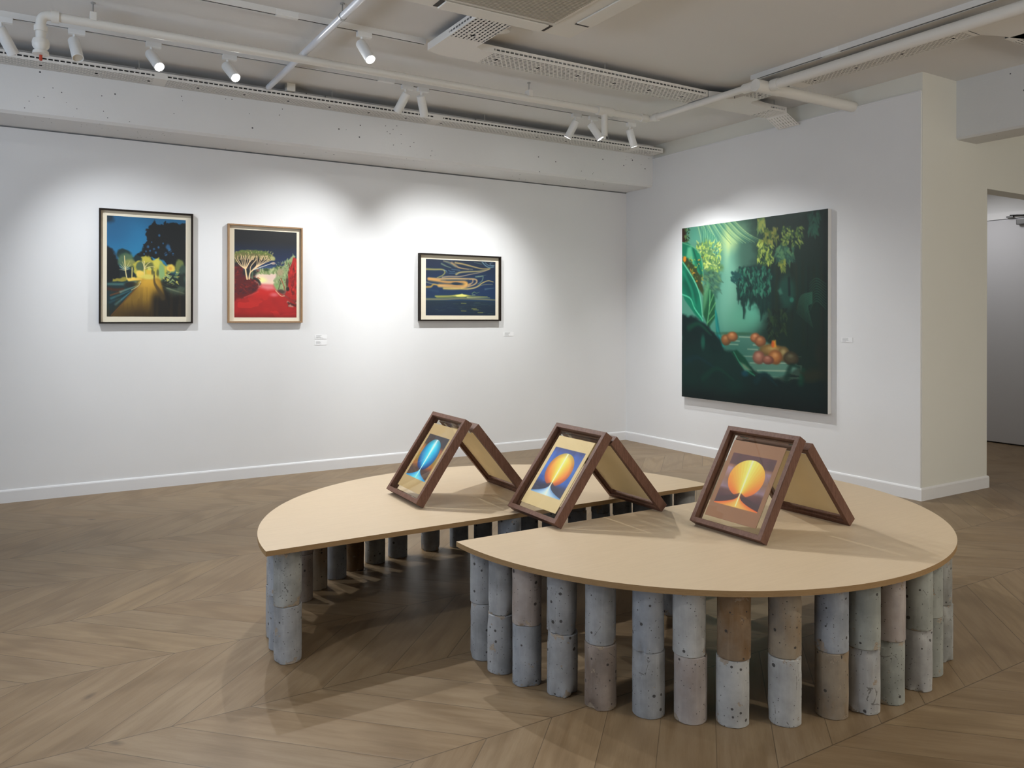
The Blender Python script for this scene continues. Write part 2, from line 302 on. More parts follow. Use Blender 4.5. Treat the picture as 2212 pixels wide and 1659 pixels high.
class Pic:
    """a small painted picture: pigment laid down in the picture's own unit square"""
    def __init__(s, w, h, asp, corners=None):
        s.w, s.h, s.asp = w, h, asp
        s.X, s.Y = np.meshgrid(np.linspace(0, 1, w), np.linspace(0, 1, h))
        s.c = np.zeros((h, w, 3)); s.M = None
        if corners:
            A = []; b = []
            for (x, y), (u, v) in zip(corners, ((0, 0), (1, 0), (1, 1), (0, 1))):
                A.append([x, y, 1, 0, 0, 0, -u * x, -u * y]); b.append(u)
                A.append([0, 0, 0, x, y, 1, -v * x, -v * y]); b.append(v)
            s.M = np.linalg.solve(np.array(A, float), np.array(b, float))
        s.f = (0, 0, 1)
    def pt(s, p):
        if s.M is None: return p
        x = s.f[0] + p[0] / s.f[2]; y = s.f[1] + p[1] / s.f[2]; m = s.M
        d = m[6] * x + m[7] * y + 1
        return ((m[0] * x + m[1] * y + m[2]) / d, (m[3] * x + m[4] * y + m[5]) / d)
    def mix(s, m, col, a=1.0):
        m = np.clip(m * a, 0, 1)[..., None]
        s.c = s.c * (1 - m) + np.array(col, float) / 255 * m
    def vgrad(s, stops):
        ys = [q[0] for q in stops]
        for k in range(3): s.c[..., k] = np.interp(s.Y, ys, [q[1][k] / 255 for q in stops])
    def noise(s, fx, fy, seed, octv=3):
        o = 0; a = 1; t = 0
        for k in range(octv):
            o = o + a * vnoise(s.X, s.Y, fx * 2 ** k, fy * 2 ** k, seed + k); t += a; a *= .55
        return o / t
    def blob(s, p, rx, ry, col, a=1, soft=.5, rot=0, nz=0, seed=1, nf=14):
        cx, cy = s.pt(p); dx = (s.X - cx) * s.asp; dy = s.Y - cy
        c, q = math.cos(rot), math.sin(rot)
        d = np.sqrt(((dx * c + dy * q) / rx) ** 2 + ((-dx * q + dy * c) / ry) ** 2)
        if nz: d = d + nz * (s.noise(nf * s.asp, nf, seed) - .5)
        s.mix(1 - sstep(1 - soft, 1 + soft * .4, d), col, a)
    def poly(s, pts, col, a=1, soft=.008, nz=0, seed=1, nf=20, raw=False):
        P = pts if raw else [s.pt(p) for p in pts]
        X = s.X * s.asp; Y = s.Y
        if nz:
            X = X + nz * (s.noise(nf * s.asp, nf, seed) - .5); Y = Y + nz * (s.noise(nf * s.asp, nf, seed + 50) - .5)
        inside = np.zeros(s.X.shape, bool); dist = np.full(s.X.shape, 9.0)
        n = len(P)
        for k in range(n):
            x0, y0 = P[k][0] * s.asp, P[k][1]; x1, y1 = P[(k + 1) % n][0] * s.asp, P[(k + 1) % n][1]
            if y0 != y1:
                cr = ((y0 > Y) != (y1 > Y)) & (X < (x1 - x0) * (Y - y0) / (y1 - y0) + x0); inside ^= cr
            L = (x1 - x0) ** 2 + (y1 - y0) ** 2 + 1e-12
            t = np.clip(((X - x0) * (x1 - x0) + (Y - y0) * (y1 - y0)) / L, 0, 1)
            dist = np.minimum(dist, np.hypot(X - x0 - t * (x1 - x0), Y - y0 - t * (y1 - y0)))
        sd = np.where(inside, dist, -dist)
        s.mix(sstep(-soft, soft, sd), col, a)
    def stroke(s, pts, w, col, a=1, soft=.6, w1=None, raw=False):
        P = np.array(pts if raw else [s.pt(p) for p in pts], float)
        if w1 is None: w1 = w
        if len(P) > 2:
            Q = np.vstack([2 * P[0] - P[1], P, 2 * P[-1] - P[-2]]); out = []
            for k in range(1, len(Q) - 2):
                for t in np.linspace(0, 1, 7)[:-1]:
                    out.append(.5 * (2 * Q[k] + (Q[k + 1] - Q[k - 1]) * t + (2 * Q[k - 1] - 5 * Q[k] + 4 * Q[k + 1] - Q[k + 2]) * t * t + (3 * Q[k] - Q[k - 1] - 3 * Q[k + 1] + Q[k + 2]) * t ** 3))
            out.append(P[-1]); P = np.array(out)
        n = len(P) - 1; m = np.zeros(s.X.shape)
        for k in range(n):
            wa = w + (w1 - w) * k / n; wb = w + (w1 - w) * (k + 1) / n; r = max(wa, wb) * 1.6 + 2.0 / s.h
            xa = min(P[k][0], P[k + 1][0]) - r / s.asp; xb = max(P[k][0], P[k + 1][0]) + r / s.asp
            ya = min(P[k][1], P[k + 1][1]) - r; yb = max(P[k][1], P[k + 1][1]) + r
            i0 = max(0, int(xa * (s.w - 1))); i1 = min(s.w, int(xb * (s.w - 1)) + 2)
            j0 = max(0, int(ya * (s.h - 1))); j1 = min(s.h, int(yb * (s.h - 1)) + 2)
            if i1 <= i0 or j1 <= j0: continue
            X = s.X[j0:j1, i0:i1] * s.asp; Y = s.Y[j0:j1, i0:i1]
            x0, y0 = P[k][0] * s.asp, P[k][1]; x1, y1 = P[k + 1][0] * s.asp, P[k + 1][1]
            L = (x1 - x0) ** 2 + (y1 - y0) ** 2 + 1e-12
            t = np.clip(((X - x0) * (x1 - x0) + (Y - y0) * (y1 - y0)) / L, 0, 1)
            d = np.hypot(X - x0 - t * (x1 - x0), Y - y0 - t * (y1 - y0)); ww = wa + (wb - wa) * t
            px = .7 / s.h
            mm = 1 - sstep(ww * (1 - soft) - px, ww + px, d)
            mm = mm * np.clip(ww / (px * 1.2), .25, 1)
            m[j0:j1, i0:i1] = np.maximum(m[j0:j1, i0:i1], mm)
        s.mix(m, col, a)
    def leaves(s, n, region, size, cols, seed, ang=(0, 6.28), a=.9, asp=.35):
        rs = random.Random(seed)
        x0, y0, x1, y1 = region
        for k in range(n):
            u, v = rs.random(), rs.random()
            p = s.pt((x0 + (x1 - x0) * u, y0 + (y1 - y0) * v)); t = rs.uniform(*ang); L = size * rs.uniform(.6, 1.3)
            q = (p[0] + math.cos(t) * L / s.asp, p[1] + math.sin(t) * L)
            s.stroke([p, q], L * asp, rs.choice(cols), a, .5, L * .05, raw=True)

def pic_road():
    s = Pic(210, 270, .766, ((230.8, 465.3), (401, 475.6), (401.5, 683.7), (231.2, 684)))
    s.f = (225, 455, 7.059)
    s.vgrad([(0, (22, 84, 122)), (.2, (22, 92, 134)), (.42, (30, 112, 152)), (.6, (14, 50, 60)), (1, (6, 12, 12))])
    s.blob((480, 430), .2, .22, (36, 120, 160), .5, .9); s.blob((200, 300), .2, .2, (20, 80, 118), .5, .9)
    K = (3, 10, 14)
    s.blob((60, 110), .06, .06, (6, 28, 40), .8, .6, nz=.6)
    s.poly([(30, 520), (90, 540), (150, 650), (210, 720), (240, 900), (330, 1060), (30, 1120)], K, 1, .02, .05, 3)
    s.blob((300, 660), .075, .05, (12, 40, 40), 1, .3, nz=.6, seed=4)
    s.poly([(380, 700), (450, 690), (540, 650), (600, 560), (700, 700), (850, 830), (400, 900)], (10, 36, 40), 1, .01, .05, 5)
    s.poly([(760, 150), (800, 190), (900, 200), (930, 160), (960, 200), (1050, 190), (1120, 190), (1260, 220), (1260, 1000), (1100, 900), (960, 830), (880, 740), (720, 700), (600, 690), (520, 680), (600, 590), (590, 520), (660, 470), (640, 330), (620, 290), (680, 280), (700, 210)], K, 1, .008, .06, 7, 24)
    for x, y, r in ((840, 380, .014), (725, 480, .007), (670, 550, .018), (980, 560, .026), (1000, 610, .02), (760, 590, .016), (830, 560, .012), (700, 610, .014), (900, 500, .008), (1050, 660, .012), (790, 640, .012), (640, 620, .01), (940, 660, .016), (610, 660, .01)):
        s.blob((x, y), r, r * 1.25, (44, 104, 150), .75, .7, nz=.8, seed=x)
    for a_, b_ in (((760, 600), (1080, 640)), ((620, 570), (900, 640)), ((880, 700), (1090, 560)), ((650, 640), (760, 520)), ((900, 640), (1080, 670))): s.stroke([a_, b_], .004, K)
    # floodlit trees
    s.blob((320, 760), .085, .08, (70, 96, 70), 1, .35, nz=.7, seed=8); s.blob((390, 800), .06, .05, (140, 140, 70), .8, .4, nz=.7, seed=9)
    s.poly([(430, 800), (500, 770), (590, 740), (650, 700), (720, 750), (830, 730), (880, 790), (950, 850), (960, 1060), (480, 1060), (470, 950), (440, 860)], (176, 166, 62), 1, .012, .06, 11)
    s.blob((560, 850), .045, .06, (62, 84, 66), .9, .4, nz=.5, seed=12); s.blob((690, 840), .06, .04, (74, 84, 48), .8, .4, nz=.5, seed=13)
    s.blob((800, 800), .04, .05, (196, 190, 80), .8, .5, nz=.5, seed=14); s.blob((875, 930), .035, .1, (120, 160, 108), .9, .4, nz=.5, seed=15)
    s.blob((545, 965), .045, .04, (226, 196, 90), 1, .4, nz=.5, seed=16); s.blob((690, 930), .035, .035, (206, 170, 60), .9, .4, nz=.4, seed=17)
    s.poly([(230, 910), (460, 900), (490, 1040), (230, 1040)], (8, 26, 30), .95, .01, .03, 18)
    s.blob((690, 885), .02, .02, (196, 196, 96), .9, .4)
    for x in (740, 820): s.blob((x, 950), .016, .05, (60, 70, 44), .8, .5, nz=.5, seed=x)
    C = (214, 200, 140)
    s.stroke([(350, 1040), (330, 930), (318, 800), (310, 690)], .007, C, 1, .4, .004)
    for e in ((230, 900), (235, 850), (250, 815), (400, 880), (410, 820), (390, 770), (280, 780)): s.stroke([(328, 915 - (900 - e[1]) * .3), ((e[0] + 325) / 2, (e[1] + 905) / 2), e], .004, C, .9, .4, .002)
    s.stroke([(425, 1040), (428, 870)], .006, (224, 204, 116)); s.stroke([(615, 990), (612, 770)], .006, C)
    for e in ((700, 785), (770, 860), (580, 780), (640, 840)): s.stroke([(616, 890), ((e[0] + 616) / 2, (e[1] + 850) / 2), e], .0045, C, .9)
    s.poly([(130, 1040), (340, 1020), (360, 1070), (120, 1085)], (146, 136, 54), .95, .01, .03, 19)
    s.poly([(345, 1030), (500, 1020), (600, 1040), (520, 1110), (380, 1100)], (226, 190, 84), 1, .012, .03, 20)
    s.blob((1020, 880), .055, .05, (214, 184, 76), 1, .4, nz=.6, seed=21); s.blob((1010, 880), .02, .022, (190, 120, 56), .5, .7, nz=.5)
    s.blob((1150, 850), .05, .08, (100, 112, 60), 1, .3, nz=.6, seed=22); s.blob((1205, 960), .05, .1, (50, 70, 60), 1, .3, nz=.4, seed=23)
    s.poly([(960, 960), (1240, 960), (1240, 1180), (860, 1120)], (22, 34, 30), .9, .02, .05, 24)
    s.leaves(34, (900, 930, 1120, 1160), .03, [(150, 170, 110), (200, 190, 90), (90, 120, 84)], 5, (-.9, .9), .8)
    # verges and the track
    s.poly([(30, 1100), (330, 1085), (560, 1060), (360, 1300), (90, 1620), (30, 1640)], (14, 40, 46), 1, .01)
    s.stroke([(60, 1120), (300, 1120), (480, 1090)], .02, (70, 110, 106), .8, .9); s.blob((410, 1130), .07, .03, (26, 28, 26), .95, .4, nz=.4, seed=25)
    s.stroke([(60, 1190), (180, 1210), (290, 1200)], .028, (66, 30, 14), .9, .9); s.stroke([(100, 1290), (260, 1240)], .014, (110, 60, 30), .8, .9)
    for k, (a_, b_) in enumerate((((180, 1430), (420, 1230)), ((110, 1340), (400, 1220)), ((250, 1240), (520, 1140)), ((90, 1400), (260, 1330)))): s.stroke([a_, b_], .02, ((74, 130, 140), (50, 104, 112), (104, 140, 130), (24, 66, 76))[k], .75, .9, .006)
    s.poly([(850, 1080), (960, 1100), (1260, 1180), (1260, 1640), (1000, 1640)], (12, 16, 14), 1, .03)
    s.poly([(900, 1130), (1000, 1170), (1240, 1180), (1240, 1290), (1060, 1320), (960, 1220)], (96, 120, 96), .7, .03, .05, 26); s.stroke([(960, 1180), (1080, 1220), (1220, 1260)], .01, (150, 160, 120), .6, .8); s.stroke([(880, 1120), (980, 1160), (1100, 1165)], .01, (10, 18, 16), .9, .6)
    s.poly([(600, 1010), (740, 985), (850, 1050), (900, 1200), (1060, 1640), (100, 1630), (360, 1310), (540, 1120)], (120, 92, 30), 1, .012)
    n = s.noise(26, 2, 31, 2)
    road = ((s.Y - .6) / .4).clip(0, 1)
    m0 = np.zeros(s.X.shape); 
    s.blob((680, 1110), .13, .1, (206, 160, 52), .95, .8); s.blob((680, 1010), .09, .03, (206, 196, 96), .9, .6); s.blob((700, 1230), .14, .1, (166, 128, 40), .7, .9)
    s.mix(sstep(.82, 1, s.Y) * (1 - abs(s.X - .42) * 1.4).clip(0, 1), (34, 24, 8), .9); s.mix((sstep(.5, .62, s.X) * sstep(.68, .85, s.Y)), (10, 10, 8), .92)
    s.mix(road * (n > .55) * (s.Y > .7), (70, 50, 16), .35)
    s.stroke([(110, 1600), (370, 1320), (560, 1110)], .006, (100, 62, 26), .9, .5); s.stroke([(420, 1210), (520, 1150), (560, 1085)], .006, (190, 180, 130), .8, .5)
    s.stroke([(765, 990), (768, 1080), (790, 1140), (840, 1220), (900, 1340)], .008, (60, 48, 26), .8, .6, .03); s.stroke([(765, 930), (765, 1010)], .006, (44, 44, 34), .9)
    return s

def pic_pine():
    s = Pic(190, 270, .722, ((506.4, 494.6), (641, 503), (640.8, 685.6), (506, 686)))
    s.f = (500, 488, 8.216)
    s.vgrad([(0, (8, 10, 12)), (.12, (8, 12, 18)), (.22, (6, 26, 52)), (.36, (20, 44, 84)), (.46, (60, 84, 110)), (.5, (120, 120, 110)), (1, (120, 20, 18))])
    s.mix(s.noise(3, 6, 3, 2) * (s.Y < .4), (4, 10, 26), .35)
    # distant glow, meadow
    s.poly([(400, 800), (800, 780), (800, 1120), (480, 1100)], (222, 196, 172), 1, .03); s.blob((540, 960), .07, .04, (226, 226, 150), .9, .8); s.blob((720, 900), .09, .05, (214, 186, 176), .8, .8)
    s.poly([(380, 810), (500, 800), (600, 770), (700, 770), (780, 740), (900, 700), (960, 760), (880, 830), (600, 850), (420, 850)], (128, 140, 96), 1, .012, .05, 5)
    s.leaves(60, (400, 780, 900, 850), .03, [(150, 166, 116), (96, 120, 66), (176, 180, 130)], 2, (-2.2, -.9), .8)
    s.blob((620, 780), .04, .02, (50, 74, 40), .9, .5, nz=.5); s.blob((850, 740), .05, .03, (50, 78, 40), .9, .4, nz=.6)
    # right bushes
    s.poly([(790, 900), (800, 760), (900, 760), (950, 640), (1010, 580), (1040, 610), (1095, 500), (1120, 560), (1020, 900), (1000, 1150), (900, 1160), (780, 1120), (740, 1060)], (134, 150, 104), 1, .01, .05, 7)
    s.leaves(120, (800, 640, 1060, 1100), .022, [(166, 182, 132), (96, 116, 70), (150, 134, 100), (70, 96, 56)], 9, (-2.0, -1.0), .75)
    s.blob((870, 820), .05, .05, (164, 140, 110), .7, .6, nz=.4); s.blob((790, 1090), .04, .05, (120, 160, 96), .8, .6, nz=.3)
    s.stroke([(840, 1120), (870, 1000), (850, 950)], .006, (60, 40, 30), .8); s.stroke([(880, 930), (930, 1060), (950, 1140)], .007, (150, 60, 40), .9)
    s.poly([(1100, 560), (1170, 590), (1170, 1330), (1040, 1300), (950, 1230), (1000, 1100), (1010, 880)], (160, 26, 22), 1, .008, .03, 11)
    s.leaves(70, (1010, 700, 1160, 1300), .035, [(190, 36, 28), (120, 16, 16), (214, 56, 40), (90, 14, 16)], 12, (-1.9, -1.2), .6)
    s.blob((990, 1000), .02, .07, (66, 36, 26), .9, .5, nz=.4); s.blob((1000, 1120), .025, .03, (30, 14, 16), .9, .5, nz=.4); s.blob((885, 1165), .05, .03, (60, 46, 40), .9, .5, nz=.3)
    # left dark red bank
    s.poly([(40, 640), (140, 690), (230, 800), (270, 940), (420, 930), (500, 1000), (510, 1060), (440, 1160), (330, 1250), (40, 1350)], (84, 18, 20), 1, .012, .03, 14)
    s.leaves(150, (50, 720, 480, 1230), .03, [(110, 24, 20), (60, 14, 22), (70, 26, 44), (140, 34, 24), (44, 22, 34)], 15, (-1.4, 1.0), .55)
    s.blob((100, 640), .08, .06, (22, 26, 30), .8, .6, nz=.4); s.stroke([(400, 930), (470, 960), (515, 1040)], .018, (26, 30, 30), .9, .5); s.stroke([(420, 980), (480, 1020), (490, 1070)], .012, (150, 130, 116), .6, .8)
    s.blob((330, 820), .09, .06, (14, 26, 30), .9, .5, nz=.3); s.stroke([(370, 930), (375, 820)], .016, (90, 110, 80), .8, .8)
    # red path
    s.poly([(530, 1040), (740, 1050), (800, 1150), (960, 1260), (1170, 1400), (1170, 1660), (40, 1660), (40, 1340), (330, 1250), (450, 1160)], (186, 30, 26), 1, .02)
    s.mix(s.noise(4, 6, 21, 3) * sstep(.7, .8, s.Y), (120, 16, 18), .75); s.mix((s.noise(3, 7, 27, 3) > .55) * sstep(.72, .85, s.Y), (214, 44, 36), .4)
    s.poly([(535, 1035), (740, 1045), (780, 1130), (640, 1140), (520, 1100)], (214, 130, 134), .85, .03); s.blob((760, 1220), .06, .03, (214, 120, 130), .7, .9); s.stroke([(230, 1270), (480, 1170)], .012, (206, 60, 56), .6, .9)
    s.stroke([(790, 1150), (880, 1240), (940, 1240)], .008, (206, 176, 140), .8, .6); s.leaves(14, (1000, 1330, 1160, 1420), .04, [(60, 20, 20), (190, 150, 130)], 5, (.2, .8), .7)
    s.mix(sstep(.92, 1.02, s.Y), (90, 12, 14), .6)
    # umbrella pine
    s.poly([(40, 470), (160, 430), (320, 425), (500, 440), (640, 460), (730, 520), (770, 560), (770, 600), (700, 610), (560, 640), (400, 650), (60, 640)], (96, 92, 54), 1, .01, .03, 31)
    s.poly([(60, 560), (300, 540), (500, 560), (620, 600), (440, 740), (300, 760), (180, 690)], (26, 22, 24), .85, .02, .04, 32)
    s.poly([(40, 480), (160, 435), (320, 430), (500, 445), (640, 465), (730, 530), (600, 510), (300, 480)], (84, 104, 44), .9, .012, .04, 33)
    s.leaves(170, (60, 445, 740, 590), .016, [(150, 146, 84), (176, 166, 108), (96, 112, 48), (70, 80, 40)], 34, (-2.4, -.7), .7)
    s.blob((735, 575), .035, .03, (176, 176, 116), .8, .5, nz=.5)
    T = (226, 196, 150)
    s.stroke([(280, 945), (262, 850), (250, 760)], .010, T, 1, .4); s.stroke([(315, 940), (335, 830), (400, 770), (470, 700)], .010, T, 1, .4, .006)
    rs = random.Random(4)
    for e in ((60, 560), (110, 580), (170, 510), (220, 560), (250, 520), (300, 560)): s.stroke([(250, 765), ((e[0] + 235) / 2, 690), e], .006, T, 1, .4, .003)
    for e in ((330, 520), (380, 540), (420, 540)): s.stroke([(262, 750), (310, 660), e], .006, T, 1, .4, .003)
    for e in ((460, 540), (520, 560), (570, 540), (620, 580), (680, 590), (720, 600)): s.stroke([(370, 790), (450 + (e[0] - 460) * .3, 690), e], .0055, T, 1, .4, .003)
    s.stroke([(335, 830), (345, 720), (440, 600)], .006, T); s.stroke([(400, 775), (560, 720), (760, 650)], .005, (206, 206, 196), 1, .4, .004); s.blob((745, 665), .03, .016, (190, 160, 140), .8, .6, nz=.5)
    for k in range(26):
        x = rs.uniform(80, 680); s.stroke([(x, 530), (x + rs.uniform(-40, 40), 600)], .003, T, .8, .4)
    return s

def pic_sea():
    s = Pic(220, 180, 1.31, ((920, 559.2), (1070.3, 566), (1070, 681.8), (919.7, 681.5)))
    s.f = (915, 555, 12.76)
    s.vgrad([(0, (8, 24, 40)), (.3, (8, 34, 62)), (.6, (6, 40, 72)), (.73, (10, 46, 70)), (.745, (20, 40, 50)), (1, (6, 28, 44))])
    s.mix(s.noise(3, 4, 3, 2), (14, 40, 92), .35)
    O, Y_, G, L = (206, 150, 78), (196, 170, 84), (120, 134, 104), (120, 150, 160)
    def st(p, w, c, a=.85, w1=None, sf=1.0): s.stroke(p, w * 1.7, c, a, sf, None if w1 is None else w1 * 1.4)
    st([(560, 110), (760, 170), (900, 270), (1080, 320), (1350, 345)], .016, (140, 126, 96), .8, .01); st([(780, 160), (900, 240), (1000, 300), (1240, 345)], .022, (176, 140, 90), .7, .006)
    st([(880, 160), (1100, 200), (1400, 280), (1620, 330), (1830, 320)], .018, (186, 156, 90), .85, .01); st([(500, 190), (640, 260), (760, 300)], .016, G, .8, .006); st([(620, 140), (800, 230), (880, 280)], .01, (90, 110, 100), .7)
    st([(70, 335), (300, 345), (520, 350), (590, 420), (520, 510), (380, 570)], .019, (170, 158, 86), .85, .01); st([(560, 360), (630, 390), (645, 450)], .009, L, .8, .004)
    st([(900, 480), (1000, 430), (1200, 410), (1500, 400), (1700, 370), (1830, 335)], .018, (186, 166, 100), .85, .008); st([(520, 560), (700, 540), (1000, 540), (1300, 480), (1600, 420), (1800, 350)], .014, (176, 150, 120), .85, .006)
    st([(690, 370), (760, 410), (860, 400)], .006, L, .6); st([(700, 450), (820, 455), (900, 440)], .006, L, .5); st([(780, 340), (1000, 370)], .008, L, .5)
    st([(1620, 150), (1720, 250), (1820, 295), (1940, 280)], .012, (110, 140, 150), .85, .008); st([(1700, 160), (1780, 230), (1920, 260)], .008, L, .7); s.stroke([(1900, 165), (1830, 180), (1850, 225), (1950, 240)], .006, (150, 176, 186), .8, .8); st([(1400, 150), (1600, 200)], .008, G, .5)
    # the bright whorl
    st([(140, 600), (400, 610), (800, 600), (1200, 610), (1420, 620), (1470, 680), (1400, 760), (1200, 830), (1040, 860)], .022, (200, 160, 104), .9, .012)
    st([(150, 610), (380, 650), (640, 690), (900, 690), (1120, 690), (1190, 740), (1120, 800), (900, 800), (640, 780), (420, 790)], .03, O, .9, .03); st([(440, 790), (700, 830), (900, 850), (1100, 830), (1250, 760), (1330, 700)], .03, (200, 156, 96), .85, .012); st([(560, 870), (760, 880), (1000, 880), (1260, 880), (1460, 830), (1620, 720), (1780, 660), (1920, 690)], .02, (206, 176, 96), .9, .008)
    s.blob((900, 735), .1, .026, (8, 34, 56), 1, .4); s.blob((1310, 690), .03, .03, (20, 50, 80), .9, .5); st([(1360, 640), (1350, 700), (1240, 800)], .012, (190, 150, 110), .8)
    s.blob((1150, 745), .06, .04, (226, 170, 80), .6, .9); st([(480, 640), (800, 640), (1100, 640)], .008, (60, 80, 80), .7); st([(620, 640), (900, 650), (1250, 625)], .006, (40, 60, 70), .7)
    st([(70, 690), (200, 730), (420, 770)], .012, (130, 130, 110), .8); st([(70, 830), (200, 820), (280, 760), (440, 790)], .022, (196, 150, 60), .85, .012); st([(1200, 890), (1420, 850), (1640, 770), (1900, 760)], .012, (150, 140, 110), .7, .006)
    st([(1440, 550), (1560, 540), (1640, 540), (1610, 660), (1500, 750)], .012, (120, 140, 120), .85, .008); st([(1500, 545), (1720, 500)], .01, G, .6, .003); st([(1700, 890), (1940, 860)], .016, (90, 110, 120), .7, .006); st([(100, 900), (400, 950)], .02, (24, 60, 84), .6)
    # sunset line and water
    st([(80, 1165), (600, 1165), (1000, 1150), (1500, 1165), (1980, 1190)], .02, (140, 130, 90), .85, .014); st([(330, 1085), (700, 1080), (1000, 1060), (1300, 1080), (1760, 1100)], .014, (196, 186, 76), .85, .006); st([(360, 1115), (760, 1110), (1040, 1090)], .008, (150, 150, 60), .9); st([(1200, 1120), (1560, 1125), (1830, 1130)], .008, (206, 200, 110), .9, .003)
    s.blob((1060, 1075), .16, .035, (200, 190, 80), .9, .8); s.poly([(880, 1060), (980, 1040), (1065, 1015), (1110, 1040), (1200, 1060), (1150, 1090), (920, 1090)], (222, 218, 120), .95, .012); st([(1340, 1010), (1400, 970), (1460, 1000), (1540, 970)], .008, (130, 150, 90), .8, .003); st([(1340, 1050), (1420, 1050)], .004, (220, 220, 180), .9)
    rs = random.Random(6)
    for k in range(46):
        x = rs.uniform(200, 1900); y = rs.uniform(1240, 1600); st([(x, y), (x + rs.uniform(60, 200), y + rs.uniform(-6, 6))], rs.uniform(.003, .008), rs.choice([(90, 100, 60), (30, 60, 74), (60, 84, 70), (20, 50, 66)]), .45)
    for p in ((1040, 1490), (1330, 1430), (1500, 1535), (1380, 1460), (1040, 1280)): st([p, (p[0] + 130, p[1] + 4)], .007, (170, 160, 70), .7)
    return s

def pic_jungle():
    s = Pic(320, 320, 1.0, ((1475, 495), (1790, 450), (1790, 895), (1475, 857)))
    s.f = (1430, 420, 3.318)
    s.vgrad([(0, (84, 140, 116)), (.2, (76, 128, 108)), (.5, (76, 136, 116)), (.66, (62, 124, 108)), (.72, (50, 90, 76)), (.85, (40, 66, 56)), (1, (4, 24, 26))])
    n1 = s.noise(4, 4, 3, 3)
    s.mix(sstep(.42, .62, s.X), (14, 34, 30), .97); s.mix(sstep(.3, .5, s.X) * (1 - s.Y).clip(0, 1), (70, 104, 84), .6); s.mix(n1 * sstep(.25, .5, s.X), (10, 28, 24), .5)
    # haze column with the glow on top
    for k, (x, y, rx, ry, c, a) in enumerate(((490, 330, .07, .08, (190, 196, 116), .9), (520, 290, .08, .05, (176, 196, 130), .7), (470, 420, .03, .12, (150, 186, 140), .7), (500, 640, .07, .3, (110, 164, 140), .75), (450, 780, .05, .2, (104, 160, 138), .6), (640, 870, .12, .1, (80, 150, 126), .9), (560, 900, .14, .09, (84, 148, 122), .7), (480, 300, .02, .1, (200, 206, 120), .6), (660, 780, .06, .1, (84, 156, 132), .7))): s.blob((x, y), rx, ry, c, a, .95)
    s.blob((620, 420), .1, .16, (52, 88, 74), .7, .9, nz=.3); s.blob((560, 250), .1, .06, (96, 130, 104), .5, .9)
    # palm fronds
    for k in range(22):
        x0 = 260 + k * 12; s.stroke([(x0, 225 - k * 2), (x0 + 20 + k * 4, 300 - k), (x0 + 30 + k * 9, 380 - k * 2)], .005, ((150, 190, 130), (60, 120, 96), (110, 160, 120))[k % 3], .75, .5, .002)
    for k in range(16): s.stroke([(300 + k * 6, 240 + k * 5), (296 + k * 7, 330 + k * 4), (285 + k * 8, 400 + k * 4)], .005, ((40, 110, 90), (110, 170, 130))[k % 2], .7, .6, .002)
    s.poly([(148, 245), (175, 240), (180, 350), (150, 350)], (50, 34, 24), 1, .008, .03, 4); s.leaves(40, (170, 245, 200, 345), .014, [(60, 90, 50), (90, 120, 70), (24, 40, 26)], 3)
    s.poly([(205, 245), (255, 235), (270, 340), (215, 350)], (76, 142, 120), .8, .02)
    # light bushes at left
    s.poly([(255, 350), (330, 345), (370, 390), (420, 480), (430, 540), (380, 570), (300, 560), (260, 450)], (80, 116, 66), .85, .02, .08, 6)
    s.leaves(260, (250, 345, 425, 560), .02, [(170, 190, 84), (130, 160, 70), (60, 96, 66), (190, 200, 110), (96, 130, 80)], 7, (0, 6.28), .75)
    s.poly([(300, 560), (420, 560), (420, 640), (400, 740), (330, 700), (300, 620)], (44, 84, 68), .85, .02, .06, 8); s.leaves(70, (310, 560, 420, 700), .03, [(60, 100, 80), (34, 66, 54), (90, 126, 84)], 9, (.2, .9), .6)
    # big leaves at left
    D = (6, 66, 50)
    s.poly([(148, 350), (190, 350), (240, 390), (280, 440), (300, 520), (302, 610), (270, 570), (220, 500), (150, 440)], (20, 108, 78), 1, .006); s.poly([(190, 385), (215, 375), (225, 430), (240, 520), (215, 490), (180, 450)], (84, 164, 124), .9, .012); s.stroke([(230, 400), (262, 500), (300, 600)], .01, (14, 70, 56), .7, .8); s.stroke([(150, 350), (235, 385), (285, 450), (302, 600)], .005, (96, 160, 120), .7)
    s.poly([(150, 450), (200, 470), (290, 600), (310, 740), (280, 700), (200, 560), (150, 490)], (46, 58, 32), 1, .008, .03, 10); s.leaves(70, (160, 450, 300, 640), .016, [(150, 160, 60), (96, 110, 40), (30, 40, 22), (190, 130, 40)], 11, (0, 6.28), .7); s.blob((168, 468), .014, .02, (214, 130, 30), .9, .5, nz=.4)
    s.poly([(148, 480), (170, 500), (230, 600), (275, 700), (295, 830), (298, 920), (240, 860), (170, 760), (148, 700)], (8, 110, 82), 1, .006, 0); s.poly([(150, 640), (190, 560), (230, 620), (262, 720), (250, 780), (190, 720)], (6, 72, 56), .8, .03); s.stroke([(155, 490), (230, 610), (275, 720), (298, 880)], .006, (110, 190, 150), .8, .5); s.stroke([(152, 720), (210, 750), (240, 820), (290, 890), (296, 910)], .006, (80, 180, 140), .85, .4); s.stroke([(160, 560), (215, 680), (240, 800)], .016, (30, 140, 104), .6, .9)
    s.poly([(300, 740), (345, 670), (385, 740), (390, 880), (340, 960), (300, 860)], (20, 76, 48), 1, .008); s.stroke([(325, 960), (345, 820), (350, 690)], .006, (90, 160, 110), .8)
    for a_, b_ in (((345, 800), (375, 720)), ((345, 860), (388, 780)), ((335, 920), (388, 860))): s.stroke([a_, b_], .005, (100, 160, 100), .7)
    s.poly([(300, 720), (330, 620), (350, 650), (330, 760), (300, 860)], (80, 140, 96), .8, .015)
    s.poly([(385, 820), (400, 860), (420, 980), (460, 1110), (430, 1080), (395, 1010)], (14, 104, 100), 1, .006); s.stroke([(390, 840), (400, 960), (450, 1090)], .01, (30, 130, 120), .8, .8)
